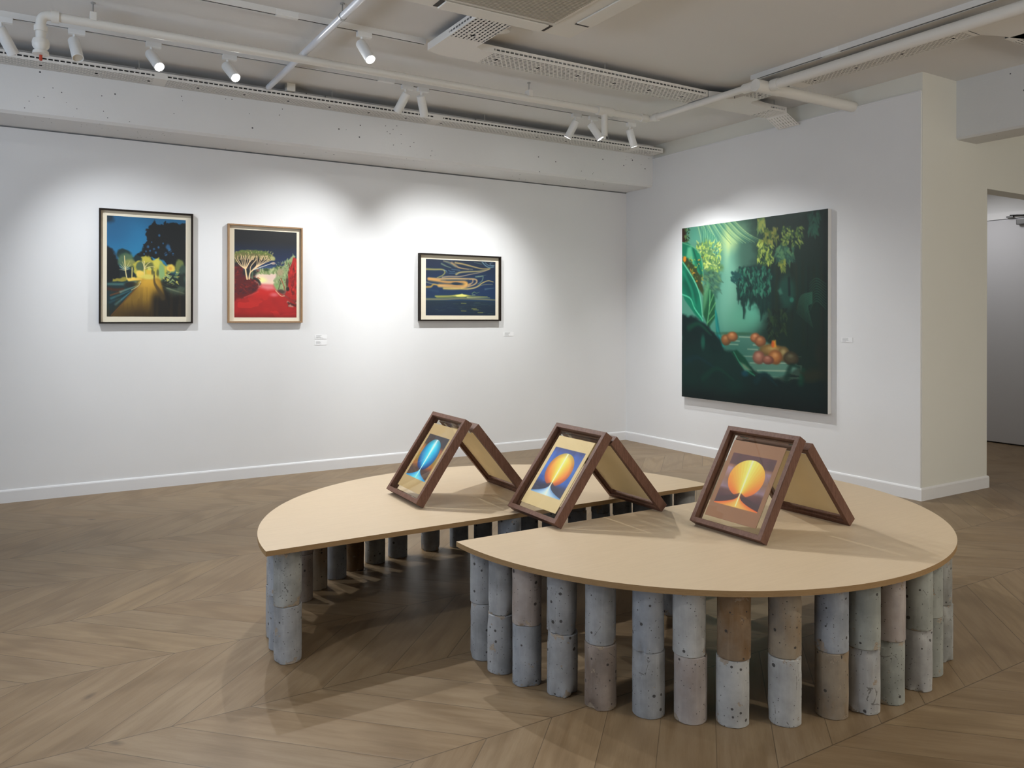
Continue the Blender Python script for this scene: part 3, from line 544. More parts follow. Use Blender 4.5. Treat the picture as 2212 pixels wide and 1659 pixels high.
    # dark wall of foliage at right
    s.poly([(620, 150), (1210, 60), (1210, 1360), (900, 1230), (830, 1160), (760, 1000), (800, 860), (700, 780), (680, 540), (700, 300)], (12, 34, 28), .75, .06, .1, 13)
    for k in range(26):
        rs = random.Random(k); x = rs.uniform(720, 1190); s.stroke([(x, rs.uniform(130, 600)), (x + rs.uniform(-10, 10), rs.uniform(700, 1100))], .012, rs.choice([(20, 36, 22), (10, 24, 22), (34, 40, 22), (14, 44, 36)]), .45, .9)
    s.blob((900, 700), .06, .1, (22, 66, 56), .85, .5, nz=.3); s.stroke([(915, 600), (918, 720)], .01, (8, 24, 24), .8); s.poly([(835, 690), (855, 670), (870, 710), (850, 720)], (54, 104, 86), .9, .008); s.blob((935, 755), .015, .015, (40, 110, 90), .8, .5)
    s.leaves(150, (690, 330, 800, 500), .021, [(130, 150, 60), (160, 176, 80), (60, 90, 44), (30, 60, 40)], 15, (.6, 2.4), .8); s.leaves(130, (860, 230, 1010, 370), .02, [(110, 134, 56), (70, 100, 54), (140, 156, 76), (20, 50, 40)], 16, (.4, 2.2), .8); s.leaves(70, (720, 240, 840, 340), .024, [(96, 110, 44), (60, 84, 40), (130, 130, 60)], 17, (.6, 2.6), .7); s.leaves(80, (820, 370, 950, 480), .028, [(50, 96, 74), (80, 120, 80), (30, 70, 60)], 18, (.4, 2.4), .8); s.leaves(24, (840, 470, 890, 540), .022, [(130, 140, 60), (90, 110, 50)], 19, (.8, 2.2), .8); s.leaves(40, (690, 170, 740, 260), .03, [(140, 150, 70), (90, 120, 70)], 20, (1, 2.2), .7); s.leaves(50, (1050, 120, 1130, 270), .03, [(40, 90, 70), (24, 64, 54)], 24, (.8, 2.2), .7)
    # hanging plant in the middle
    s.poly([(520, 570), (580, 520), (650, 495), (760, 530), (800, 590), (790, 760), (770, 860), (740, 830), (715, 900), (700, 800), (660, 760), (640, 820), (625, 750), (592, 890), (580, 780), (548, 760), (540, 650)], (10, 40, 36), 1, .012, .04, 21)
    s.leaves(230, (530, 520, 790, 720), .024, [(20, 78, 62), (10, 48, 42), (56, 116, 92), (6, 30, 28), (34, 96, 76)], 22, (1.0, 2.2), .8)
    for x, y0, y1 in ((590, 720, 890), (640, 720, 830), (552, 680, 790), (715, 760, 900), (740, 760, 860), (690, 720, 800), (770, 780, 850), (612, 720, 800)): s.stroke([(x, y0), (x, y1)], .012, (12, 48, 42), .95, .5, .002)
    s.leaves(20, (500, 560, 560, 620), .03, [(16, 60, 58)], 23, (.2, 1.2), .9)
    # fern arcs at right
    for k in range(10): s.stroke([(1180, 640 + k * 20), (1110, 600 + k * 18), (1060, 640 + k * 22)], .003, (40, 96, 76), .7, .5, .0015)
    for k in range(14): s.stroke([(1080, 700 + k * 6), (1000 - k * 2 + k * 6, 730 + k * 6), (970 + k * 9, 850 + k * 8)], .003, (44, 96, 74), .75, .5, .0015)
    # stream and stones
    s.poly([(440, 1030), (560, 1010), (660, 1010), (760, 1060), (960, 1200), (980, 1240), (900, 1300), (760, 1330), (560, 1180), (460, 1110)], (66, 112, 98), 1, .01)
    s.mix((s.noise(3, 46, 31, 2) > .55) * sstep(.69, .72, s.Y) * (1 - sstep(.9, .95, s.Y)) * (s.X < .85), (120, 150, 126), .3)
    for x, y, l in ((560, 1022, 80), (490, 1075, 60), (620, 1110, 70), (540, 1160, 160), (640, 1208, 300), (690, 1262, 230), (520, 1050, 40), (660, 1080, 90)): s.stroke([(x, y), (x + l, y + 3)], .005, (150, 172, 146), .8, .7)
    s.leaves(60, (760, 820, 900, 1040), .028, [(20, 40, 26), (36, 60, 34), (12, 26, 22)], 25, (.8, 2.3), .8); s.blob((520, 1000), .16, .012, (40, 80, 56), .7, .7, nz=.4)
    for x, y, rx, ry, c in ((465, 1045, .04, .034, (150, 92, 50)), (510, 1022, .04, .028, (166, 104, 60)), (675, 1030, .035, .028, (166, 104, 66)), (710, 1055, .04, .032, (150, 96, 60)), (800, 1120, .09, .036, (140, 110, 60)), (880, 1145, .04, .042, (130, 110, 66)), (930, 1175, .05, .036, (70, 64, 44)), (700, 1170, .045, .04, (166, 104, 84)), (820, 1168, .045, .04, (170, 110, 60)), (765, 1188, .04, .026, (150, 92, 74))):
        s.blob((x, y), rx, ry, (int(c[0] * .62), int(c[1] * .6), int(c[2] * .6)), 1, .25, nz=.25, seed=x); s.blob((x - 5, y - 6), rx * .9, ry * .85, c, .95, .7, nz=.25, seed=x); s.blob((x - 4, y - 16), rx * .4, ry * .35, (min(255, c[0] + 40), min(255, c[1] + 46), min(255, c[2] + 40)), .6, .9)
    s.poly([(795, 1050), (820, 1045), (825, 1095), (800, 1100)], (206, 140, 50), .95, .008); s.blob((800, 1075), .012, .02, (190, 80, 30), .8, .5)
    # dark leaves along the bottom
    s.poly([(148, 860), (250, 880), (330, 940), (400, 1020), (460, 1110), (540, 1130), (600, 1200), (680, 1290), (760, 1290), (820, 1330), (900, 1340), (1000, 1330), (1210, 1330), (1210, 1600), (140, 1480)], (5, 30, 30), 1, .012, .03, 27)
    s.mix(s.noise(5, 5, 33, 3) * sstep(.6, .75, s.Y) * (1 - sstep(.45, .7, s.X)), (4, 66, 52), .55)
    s.poly([(500, 1130), (540, 1115), (600, 1170), (650, 1260), (675, 1300), (620, 1290), (560, 1220)], (6, 62, 44), 1, .008); s.poly([(565, 1205), (600, 1220), (645, 1262), (600, 1268)], (104, 130, 104), .9, .01); s.stroke([(520, 1130), (580, 1230), (670, 1300)], .005, (60, 140, 110), .6); s.blob((600, 1285), .03, .02, (10, 70, 90), .7, .7)
    for k, (p, q, r_) in enumerate((((900, 1320), (930, 1230), (990, 1240)), ((1000, 1350), (1020, 1260), (1030, 1290)), ((680, 1340), (740, 1290), (830, 1370)), ((180, 1200), (260, 1170), (380, 1240)), ((300, 1320), (400, 1250), (520, 1330)), ((200, 960), (270, 930), (360, 1010)))): s.stroke([p, q, r_], .03, ((10, 44, 36), (8, 60, 44), (6, 44, 48), (8, 44, 48), (6, 52, 42), (8, 62, 46))[k], .8, .8, .008)
    s.blob((300, 1060), .02, .05, (20, 96, 76), .7, .7); s.poly([(1000, 1260), (1190, 1240), (1190, 1330), (1040, 1340)], (32, 40, 28), .9, .02, .03, 28); s.blob((1160, 1150), .05, .1, (30, 38, 30), .8, .7, nz=.3)
    s.mix(sstep(.9, 1.02, s.Y), (4, 16, 18), .75); s.mix(sstep(.93, 1.0, s.X), (6, 18, 18), .4)
    return s

def pic_orb(kind):
    # tan sheet with a printed panel: an upright ellipse of rays above a flaring foot
    s = Pic(150, 200, .75)
    paper, bands, rays, foot, line = {
        'blue': ((176, 150, 106), [(0, (50, 40, 44)), (.22, (60, 44, 46)), (.3, (150, 84, 40)), (.42, (176, 110, 50)), (.55, (140, 120, 60)), (.68, (170, 92, 40)), (.8, (70, 44, 44)), (1, (84, 60, 44))], [(0, (206, 240, 250)), (.10, (60, 200, 230)), (.3, (0, 150, 206)), (.6, (6, 90, 170)), (1, (10, 36, 110))], ((120, 226, 250), (10, 120, 190)), (220, 250, 255)),
        'orange': ((206, 182, 134), [(0, (24, 44, 110)), (.12, (30, 76, 166)), (.4, (40, 100, 190)), (.7, (20, 80, 170)), (.8, (30, 36, 80)), (.95, (24, 30, 76)), (1, (40, 80, 150))], [(0, (250, 240, 130)), (.14, (250, 200, 60)), (.35, (246, 150, 40)), (.65, (236, 100, 40)), (1, (190, 60, 50))], ((220, 240, 250), (80, 130, 190)), (255, 250, 200)),
        'gold': ((140, 96, 66), [(0, (80, 40, 50)), (.2, (74, 38, 46)), (.24, (130, 86, 70)), (.3, (150, 120, 140)), (.5, (130, 92, 76)), (.66, (140, 112, 130)), (.72, (96, 56, 56)), (.84, (70, 30, 44)), (.98, (66, 28, 42)), (1, (150, 60, 40))], [(0, (252, 226, 110)), (.16, (246, 196, 70)), (.35, (236, 160, 50)), (.62, (226, 116, 40)), (1, (196, 70, 36))], ((250, 196, 90), (226, 90, 30)), (255, 250, 190))}[kind]
    s.c[:] = np.array(paper) / 255; s.mix(s.noise(6, 8, 4, 3) - .3, (min(255, paper[0] + 20), min(255, paper[1] + 20), min(255, paper[2] + 20)), .3)
    U = (s.X - .08) / .84; V = (s.Y - .165) / .66
    inside = sstep(-.006, .006, U) * sstep(-.006, .006, 1 - U) * sstep(-.006, .006, V) * sstep(-.006, .006, 1 - V)
    band = np.stack([np.interp(V, [b[0] for b in bands], [b[1][k] / 255 for b in bands]) for k in range(3)], -1)
    band = band * (.86 + .28 * s.noise(14, 5, 6, 2))[..., None]
    u = U - .5; v = V - .44
    if kind == 'blue':
        band = np.where((np.abs(u) > .3)[..., None] & (V[..., None] > .35) & (V[..., None] < .7), band * .8 + np.array([.1, .09, .0]), band)
    # ellipse, its rays all meeting in a point near the foot
    d = np.sqrt((u / .4) ** 2 + (v / .36) ** 2)
    ang = np.abs(np.arctan2(u, .79 - V)) / 1.75
    step = np.floor(ang * 15) / 15 if kind == 'gold' else ang * .7 + .3 * np.floor(ang * 22) / 22
    rc = np.stack([np.interp(step, [r[0] for r in rays], [r[1][k] / 255 for r in rays]) for k in range(3)], -1)
    if kind != 'gold': rc = rc * (1 - .25 * sstep(.6, 1.0, d))[..., None]
    m = (1 - sstep(.975, 1.01, d))[..., None]; c = band * (1 - m) + rc * m
    # flaring foot
    h = (1 - V).clip(0, .3); wdt = .02 + .6 * (1 - h / .26).clip(0, 1) ** 2.6
    f = (1 - sstep(wdt - .02, wdt, np.abs(u))) * (V > .74)
    t = (np.abs(u) / (wdt + 1e-6)).clip(0, 1)[..., None]
    fc = np.array(foot[0]) / 255 * (1 - t) + np.array(foot[1]) / 255 * t
    if kind != 'blue':
        w2 = .02 + 1.1 * (1 - h / .3).clip(0, 1) ** 1.5; hal = (1 - sstep(w2 - .05, w2, np.abs(u)))[..., None] * (sstep(.69, .74, V) * (V < .99))[..., None]
        c = c * (1 - hal * .75) + np.array(bands[-3][1]) / 255 * .8 * hal * .75
    c = c * (1 - f[..., None]) + fc * f[..., None]
    l = (1 - sstep(.004, .016, np.abs(u) - .012 * (1 - V))) * (V > .09) * (V < .98)
    c = c * (1 - .85 * l[..., None]) + np.array(line) / 255 * .85 * l[..., None]
    s.c = s.c * (1 - inside[..., None]) + c * inside[..., None]
    return s

# ================================================================ the room
CZ = 2.87
structure('floor', B(-9, 3.3, -9.6, .3, -.08, 0), M['floor'])
structure('ceiling', B(-9, 3.3, -9.6, .3, CZ, CZ + .1), M['ceil'])
structure('wall_left', B(-9, .2, 0, .05, 0, 2.464), M['wall'])
structure('wall_back', B(-9, .2, .05, .25, 0, CZ), M['wall'])
structure('wall_right', box(B(.012, .816, -3.06, .05, 0, CZ, mi=1), 0, .012, -3.055, 0, 0, 2.737, mi=0), [M['wall'], M['pier']])
structure('wall_front', box(B(.816, 3.2, -3.06, -2.924, 2.157, CZ), 2.1, 3.2, -3.06, -2.924, 0, 2.157), M['pier'])
structure('wall_corridor', box(B(3.03, 3.2, -2.924, -1.0, 2.25, CZ), 3.03, 3.2, -1.0, .3, 0, CZ), M['wall'])
structure('wall_corridor_end', B(.816, 3.03, .05, .25, 0, CZ), M['wall'])
GREYW = mat_paint('grey_wall_paint', (.42, .42, .42))
structure('wall_rear', B(-9, 3.3, -9.6, -9.45, 0, CZ), GREYW)
structure('wall_west', B(-9.15, -9, -9.6, .3, 0, CZ), GREYW)
structure('wall_east', B(3.2, 3.3, -9.6, -3.06, 0, CZ), M['pier'])
structure('corridor_ceiling', B(.816, 3.03, -2.924, .05, 2.52, 2.60), M['ceil'])
# concrete beam along the left wall, its lower edge chamfered
bm = bmesh.new(); prof = [(.05, 2.474), (-.372, 2.474), (-.392, 2.491), (-.392, CZ), (.05, CZ)]
va = [bm.verts.new((-9, y, z)) for y, z in prof]; vb = [bm.verts.new((.012, y, z)) for y, z in prof]
for k in range(5): bm.faces.new((va[k], va[(k + 1) % 5], vb[(k + 1) % 5], vb[k]))
bm.faces.new(va[::-1]); bm.faces.new(vb)
structure('trim_1', bm, M['raw'])
bm = bmesh.new(); prof = [(.43, 2.462), (.67, 2.462), (.684, 2.476), (.684, CZ), (.416, CZ), (.416, 2.476)]
va = [bm.verts.new((x, -9.4, z)) for x, z in prof]; vb = [bm.verts.new((x, -3.06, z)) for x, z in prof]
for k in range(6): bm.faces.new((va[k], va[(k + 1) % 6], vb[(k + 1) % 6], vb[k]))
bm.faces.new(va[::-1]); bm.faces.new(vb)
structure('trim_2', bm, mat_paint('dim_painted_concrete', (.68, .68, .67), pits=True))
structure('trim_3', B(-.004, .012, -3.055, 0, 2.737, 2.747, bev=.002), M['trim'])

def skirting(name, pts, h=.086, t=.012):
    """pts: floor line of the wall; profile with a rounded top"""
    bm = bmesh.new(); prof = [(0, 0), (t, 0), (t, h - .012), (t * .75, h - .004), (t * .3, h), (0, h)]
    n = len(pts); rows = []
    for i, p in enumerate(pts):
        p = Vector(p); d0 = (p - Vector(pts[i - 1])).normalized() if i else None; d1 = (Vector(pts[i + 1]) - p).normalized() if i < n - 1 else None
        nn = [Vector((d.y, -d.x)) for d in (d0, d1) if d is not None]
        o = nn[0] if len(nn) == 1 else (nn[0] + nn[1]) / (1 + nn[0].dot(nn[1]))
        rows.append([bm.verts.new((p.x + o.x * a, p.y + o.y * a, z)) for a, z in prof])
    for a, b in zip(rows, rows[1:]):
        for k in range(len(prof)): bm.faces.new((a[k], a[(k + 1) % 6], b[(k + 1) % 6], b[k]))
    bm.faces.new(rows[0]); bm.faces.new(rows[-1][::-1])
    return structure(name, bm, M['trim'])
skirting('baseboard_left', [(-9, 0), (-.012, 0)])
skirting('baseboard_right', [(0, 0), (0, -3.0595), (.816, -3.06), (.816, -2.92)])
# the door across the corridor with its closer
t = structure('door_1', B(2.985, 3.03, -2.9, -1.02, .012, 2.18, bev=.003), M['door'])
structure('door_frame', B(2.975, 3.03, -2.92, -1.0, 2.185, 2.25), M['trim'], t)
cl = obj('door_closer', box(B(2.93, 2.985, -2.48, -2.225, 2.115, 2.168, bev=.006), 2.945, 2.975, -2.19, -2.13, 2.19, 2.205), M['grey'], t)
rod(bm := bmesh.new(), (2.955, -2.16, 2.212), (2.945, -2.46, 2.185), .007, 10); obj('closer_arm', bm, M['dark'], cl)
obj('door_gap_shade', B(2.99, 3.025, -2.9, -1.02, .001, .012), M['dark'], t)  # black strip standing in for the shaded gap under the door

# ================================================================ artworks
def lin(c): return np.where(c <= .04045, c / 12.92, ((c + .055) / 1.055) ** 2.4)
def paint(name, pic, o, ux, uy, mat, parent, gain=1.0, thick=None):
    """the picture as a fine grid: o = top left corner, ux to the right, uy downwards"""
    h, w_ = pic.h, pic.w; o, ux, uy = np.array(o), np.array(ux), np.array(uy)
    co = (o[None, None] + pic.X[..., None] * ux + pic.Y[..., None] * uy).reshape(-1, 3)
    idx = np.arange(h * w_).reshape(h, w_)
    f = np.stack([idx[:-1, :-1], idx[1:, :-1], idx[1:, 1:], idx[:-1, 1:]], -1).reshape(-1, 4)
    me = bpy.data.meshes.new(name); me.from_pydata(co.tolist(), [], f.tolist()); me.materials.append(mat)
    a = me.color_attributes.new('pigment', 'FLOAT_COLOR', 'POINT')
    rgb = np.clip(lin(np.clip(pic.c, 0, 1)) * gain, 0, .9).reshape(-1, 3); a.data.foreach_set('color', np.concatenate([rgb, np.ones((len(rgb), 1))], 1).astype(np.float32).ravel())
    ob = bpy.data.objects.new(name, me); COL.objects.link(ob); ob.parent = parent
    return ob
def ring(bm, x0, x1, z0, z1, b, y0, y1, mi=0):
    """a mitred picture-frame ring in the xz plane, bar width b, from depth y0 to y1"""
    O = [(x0, z0), (x1, z0), (x1, z1), (x0, z1)]; I = [(x0 + b, z0 + b), (x1 - b, z0 + b), (x1 - b, z1 - b), (x0 + b, z1 - b)]
    V = {}
    for nm, P in (('O', O), ('I', I)):
        for yy in (0, 1): V[nm, yy] = [bm.verts.new((x, (y0, y1)[yy], z)) for x, z in P]
    for k in range(4):
        j = (k + 1) % 4
        for q in (('O', 0, 'I', 0), ('O', 1, 'I', 1), ('O', 0, 'O', 1), ('I', 0, 'I', 1)):
            f = bm.faces.new((V[q[0], q[1]][k], V[q[0], q[1]][j], V[q[2], q[3]][j], V[q[2], q[3]][k])); f.material_index = mi
    return bm
def wall_picture(x0, x1, z0, z1, im, pic, wood, label, bar=.011, depth=.036, gain=1.1):
    cx = (x0 + x1) / 2
    e = empty('framed_picture', (cx, 0, z0), label, 'picture', 'framed pictures on the long wall')
    T = lambda bm: (bmesh.ops.translate(bm, vec=(-cx, 0, -z0), verts=bm.verts[:]), bm)[1]
    fr = obj('frame', T(ring(bmesh.new(), x0, x1, z0, z1, bar, -depth, -.001)), wood, e)
    obj('mat_board', T(B(x0 + bar, x1 - bar, -.011, -.002, z0 + bar, z1 - bar)), M['mat_board'], e)
    paint('painting', pic, (im[0] - cx, -.0118, im[3] - z0), (im[1] - im[0], 0, 0), (0, 0, im[2] - im[3]), M['pig2'], e, gain)
    return e
wall_picture(-4.683, -4.077, 1.174, 1.970, (-4.634, -4.124, 1.223, 1.924), pic_road(), M['black_wood'], 'tall black-framed painting of a floodlit road at night under a blue sky')
wall_picture(-3.833, -3.274, 1.178, 1.918, (-3.783, -3.315, 1.218, 1.880), pic_pine(), M['oak'], 'oak-framed painting of an umbrella pine above a red path')
wall_picture(-2.277, -1.476, 1.190, 1.768, (-2.208, -1.521, 1.238, 1.7205), pic_sea(), M['black_wood'], 'small landscape-format dark-framed painting of swirling clouds above the sea', .012, .04, 1.0)
e = empty('canvas_painting', (0, -1.602, .507), 'large unframed square canvas of a green jungle with a stream', 'painting')
obj('stretched_canvas', B(-.040, -.001, -.768, .766, 0, 1.525, bev=.003), M['canvas'], e)
paint('painted_face', pic_jungle(), (-.0412, .766, 1.525), (0, -1.534, 0), (0, 0, -1.525), M['pig'], e, .95)
def wall_card(loc, w_, h, label, rz=0):
    e = empty('wall_label', loc, label, 'label', 'small printed cards beside the pictures', rz)
    obj('card', B(0, w_, -.0025, -.0002, 0, h), M['card'], e)
    bm = bmesh.new(); rs = random.Random(label)
    for k in range(4):
        L = w_ * rs.uniform(.3, .56); z = h * (.80 - .19 * k); box(bm, w_ * .1, w_ * .1 + L, -.0031, -.0026, z - h * .035, z + h * .035)
    obj('printed_lines', bm, M['ink'], e)
wall_card((-3.166, 0, 1.048), .098, .034, 'upper of two small white cards right of the red path painting')
wall_card((-3.168, 0, 1.001), .098, .034, 'lower of two small white cards right of the red path painting')
wall_card((-1.428, 0, 1.052), .105, .038, 'small white card below right of the sea painting')
wall_card((0, -2.456, 1.044), .092, .036, 'small white card right of the large jungle canvas', R(-90))

# ================================================================ the low round table in two halves
TH, BT = .402, .018
def half_board(name, cx, cy, sgn, label):
    n = 96; r = 1.047; a0 = 0 if sgn > 0 else PI
    P = [(r * math.cos(a0 + PI * k / n), r * math.sin(a0 + PI * k / n)) for k in range(n + 1)]
    bm = bmesh.new(); lo = [bm.verts.new((x, y, 0)) for x, y in P]; hi = [bm.verts.new((x, y, BT)) for x, y in P]
    bm.faces.new(hi); bm.faces.new(lo[::-1])
    bm.faces.ensure_lookup_table(); bm.faces[1].material_index = 1  # underside given the dark edge colour to deepen the shade beneath
    for k in range(n + 1):
        f = bm.faces.new((lo[k], lo[(k + 1) % (n + 1)], hi[(k + 1) % (n + 1)], hi[k])); f.material_index = 1
    o = obj(name, bm, [M['birch'], M['board_edge']], None); o.location = (cx, cy, TH)
    return tag(o, label, 'tabletop', 'half-round tabletops')
half_board('tabletop', -3.3353, -3.3906, 1, 'half-round pale wood tabletop nearer the long wall, two picture stands over it')
half_board('tabletop', -2.7237, -3.6188, -1, 'half-round pale wood tabletop nearer the viewer, curved edge to the front')

CORE_H = .2
def core(x, y, z, h, tone, label, seed, chip=.35):
    rs = random.Random(seed); seg, nz = 44, 15; ZT_ = [0, .0025, .010, .022] + [.022 + (h - .044) * q / 9 for q in range(1, 9)] + [h - .022, h - .010, h - .0025, h]; r = .0488 + rs.uniform(-.0006, .0012)
    bm = bmesh.new(); rings = []; ph = [rs.uniform(0, 6.28) for _ in range(6)]
    chips = [(rs.choice((0, 1)), rs.uniform(0, 6.28), rs.uniform(.25, .75), rs.uniform(.012, .05), rs.uniform(.003, .010)) for _ in range(rs.randint(2, 5))] if rs.random() < .5 + chip else []
    for j in range(nz + 1):
        zz = ZT_[j]; t = zz / h; row = []
        for k in range(seg):
            a = 2 * PI * k / seg; rr = r + .0004 * math.sin(3 * a + ph[0]) + .0003 * math.sin(7 * a + ph[1] + 9 * t) + rs.uniform(-.00025, .00025)
            if j in (0, nz): rr -= .0014 + .001 * math.sin(5 * a + ph[2]) ** 2 + rs.uniform(0, .0014)
            for (end, ca, wdt, hh, dp) in chips:
                da = abs((a - ca + PI) % (2 * PI) - PI); dz = (zz if end == 0 else h - zz)
                q = max(0, 1 - da / wdt) * max(0, 1 - dz / hh)
                rr -= dp * min(1, q * 2.5) * (.8 + .4 * rs.random())
            row.append(bm.verts.new((rr * math.cos(a), rr * math.sin(a), zz)))
        rings.append(row)
    for a, b in zip(rings, rings[1:]):
        for k in range(seg): bm.faces.new((a[k], a[(k + 1) % seg], b[(k + 1) % seg], b[k]))
    bm.faces.new(rings[0][::-1]); bm.faces.new(rings[-1])
    o = obj('concrete_core', bm, TONE[tone], None, True); o.location = (x, y, z); o.rotation_euler = (0, 0, rs.uniform(0, 6.28))
    return tag(o, label, 'concrete core', 'stacked concrete cores under the tabletops')
WORD = dict(grey='grey', blue='bluish-grey', pale='pale', pink='pinkish-grey', brown='brownish-grey', rust='rust-brown', tan='tan-streaked', green='greenish-grey', pit='heavily pitted grey')
RS = random.Random(11)
def column(x, y, lo, up, where, seed, top=TH):
    core(x, y, 0, CORE_H, lo, 'lower %s core, %s' % (WORD[lo], where), seed)
    hh = top - CORE_H - .0006
    core(x + RS.uniform(-.004, .004), y + RS.uniform(-.004, .004), CORE_H + .0003, hh, up, 'upper %s core, %s' % (WORD[up], where), seed + 500)
near = [(-3.671, -3.645, 'grey', 'grey'), (-3.671, -3.770, 'grey', 'grey'), (-3.646, -3.894, 'blue', 'pink'), (-3.585, -4.014, 'grey', 'grey'), (-3.529, -4.144, 'brown', 'grey'), (-3.432, -4.260, 'grey', 'blue'), (-3.345, -4.352, 'pink', 'pale'), (-3.250, -4.432, 'pale', 'rust'),
        (-3.111, -4.511, 'pale', 'tan'), (-2.952, -4.557, 'tan', 'blue'), (-2.841, -4.588, 'pale', 'green'), (-2.719, -4.592, 'green', 'pink'), (-2.558, -4.588, 'pale', 'green'), (-2.421, -4.546, 'green', 'green'), (-2.278, -4.499, 'pit', 'pit')]
for k, (x, y, lo, up) in enumerate(near): column(x, y, lo, up, '%s column from left, curved front of near tabletop' % ORD[k], 100 + k)
for k, a in enumerate((-48, -36, -24, -12)): column(-2.724 + .985 * math.cos(R(a)), -3.640 + .985 * math.sin(R(a)), 'grey', 'grey', '%s column behind the pitted one, right end of near tabletop' % ORD[k], 140 + k)
column(-2.80, -3.69, 'grey', 'grey', 'lone column, middle of near tabletop straight edge', 160)
far = [(-4.285, -3.310, 'grey', 'pit'), (-4.272, -3.190, 'blue', 'blue'), (-4.253, -3.075, 'grey', 'grey')]
for k, (x, y, lo, up) in enumerate(far): column(x, y, lo, up, '%s column from front, left tip of far tabletop' % ORD[k], 200 + k)
arc = [(-4.185, -2.905, 'grey', 'grey'), (-4.071, -2.742, 'brown', 'brown'), (-3.971, -2.630, 'tan', 'brown'), (-3.847, -2.535, 'blue', 'grey'), (-3.732, -2.462, 'rust', 'brown'), (-3.604, -2.412, 'pit', 'grey'), (-3.469, -2.380, 'blue', 'blue'), (-3.275, -2.360, 'grey', 'grey'), (-3.118, -2.385, 'blue', 'grey')]
for a in (70.7, 63.2, 56.4, 49.5, 41.3, 33.8, 26.9, 20.3, 13.6, 5.6): arc.append((-3.335 + .99 * math.cos(R(a)), -3.385 + .99 * math.sin(R(a)), 'grey' if a > 10 else 'pit', 'grey' if a > 10 else 'pale'))
for k, (x, y, lo, up) in enumerate(arc): column(x, y, lo, up, '%s column from left, curved back of far tabletop' % ORD[k], 220 + k)
column(-3.375, -3.335, 'blue', 'blue', 'lone column, middle of far tabletop straight edge', 260)

# ================================================================ tent-like double picture stands
def picture_stand(A, rz, U, back, kind, label, opaque=True):
    """A: foot of the near side; U: lean of the front frame; back: (B, lean of the rear frame)"""
    W, H, D = .34, .41, .040
    e = empty('picture_stand', A, label, 'picture stand', 'hinged double picture stands on the tabletops', rz)
    def basis(o, u, n): return Matrix(((0, n[0], u[0], o[0]), (1, 0, 0, o[1]), (0, n[1], u[1], o[2]), (0, 0, 0, 1)))
    def frame(nm, o, u, n, hgt):
        # local x = across (s), local y = into the slab from its outer face, local z = up the slope
        mt = basis(o, u, n); bm = ring(bmesh.new(), 0, W, 0, hgt, .019, 0, D)
        ring(bm, .019, W - .019, .019, hgt - .019, .006, .024, .031)
        bmesh.ops.bevel(bm, geom=[ed for ed in bm.edges if ed.calc_length() > .05], offset=.0012, segments=1, affect='EDGES')
        bmesh.ops.transform(bm, matrix=mt, verts=bm.verts[:])
        return obj(nm, bm, M['walnut'], e), mt
    U = Vector(U).normalized(); n = Vector((U[1], -U[0])); o = (-n[0] * D, 0, -n[1] * D)
    ff, mt = frame('front_frame', o, (U[0], U[1]), (n[0], n[1]), H)
    def sheet(nm, mt, s0, s1, h0, h1, d0, d1, mat, par):
        bm = B(s0, s1, d0, d1, h0, h1); bmesh.ops.transform(bm, matrix=mt, verts=bm.verts[:]); return obj(nm, bm, mat, par)
    sheet('glass_pane', mt, .0195, W - .0195, .0195, H - .0195, .0155, .0175, M['glass'], ff)
    sheet('glass_pane', mt, .0195, W - .0195, .0195, H - .0195, .0222, .0238, M['glass'], ff)
    s0, s1, h0, h1 = .052, .297, .042, .362
    q = lambda s, h, d: tuple(mt @ Vector((s, d, h)))
    a = Vector(q(s1, h1, .0185)); ux = Vector(q(s0, h1, .0185)) - a; uy = Vector(q(s1, h0, .0185)) - a
    paint('artwork_sheet', pic_orb(kind), a, ux, uy, M['pig2'], ff, 1.15)
    sheet('sheet_backing', mt, s0, s1, h0, h1, .0187, .0205, M['paper'], ff)
    Bx, u2 = back; u2 = Vector(u2).normalized(); n2 = Vector((-u2[1], u2[0]))     # from the outer face inwards
    if n2[0] > 0: n2 = -n2
    o2 = (Bx - n2[0] * D, 0, -n2[1] * D)
    bf, mt2 = frame('rear_frame', o2, (u2[0], u2[1]), (n2[0], n2[1]), H - .006)
    sheet('glass_pane', mt2, .0195, W - .0195, .0195, H - .0255, .0155, .0175, M['glass'], bf)
    sheet('artwork_sheet', mt2, s0 - .02, s1 + .02, h0 - .01, h1 - .003, .0187, .0195, M['thin_paper'], bf)
    # two small hinges over the ridge
    top = mt @ Vector((0, D, H - .004)); top2 = mt2 @ Vector((0, D, H - .010))
    for s in (.055, .285):
        bm = bmesh.new(); p = Vector((top.x, s, top.z)); p2 = Vector((top2.x, s, top2.z)); mid = (p + p2) / 2 + Vector((0, 0, -.004))
        rod(bm, mid + Vector((0, -.014, 0)), mid + Vector((0, .014, 0)), .0028, 10)
        box(bm, -.012, .012, .0392, .0404, -.022, 0, mat=mt @ Matrix.Translation((s, 0, H - .004)))
        box(bm, -.012, .012, .0392, .0404, -.022, 0, mat=mt2 @ Matrix.Translation((s, 0, H - .010)))
        obj('hinge', bm, M['steel'], e)
    return e
ZT = TH + BT
picture_stand((-3.667, -3.115, ZT), R(-1), (.235, .342), (.490, (-.64, .768)), 'blue', 'walnut picture stand with the blue disc print, on the far tabletop')
picture_stand((-3.356, -3.679, ZT), R(.5), (.246, .324), (.506, (-.66, .751)), 'orange', 'walnut picture stand with the orange disc print on blue, bridging the gap')
picture_stand((-2.859, -4.226, ZT), R(1.3), (.217, .351), (.480, (-.634, .774)), 'gold', 'walnut picture stand with the gold disc print on brown, on the near tabletop')

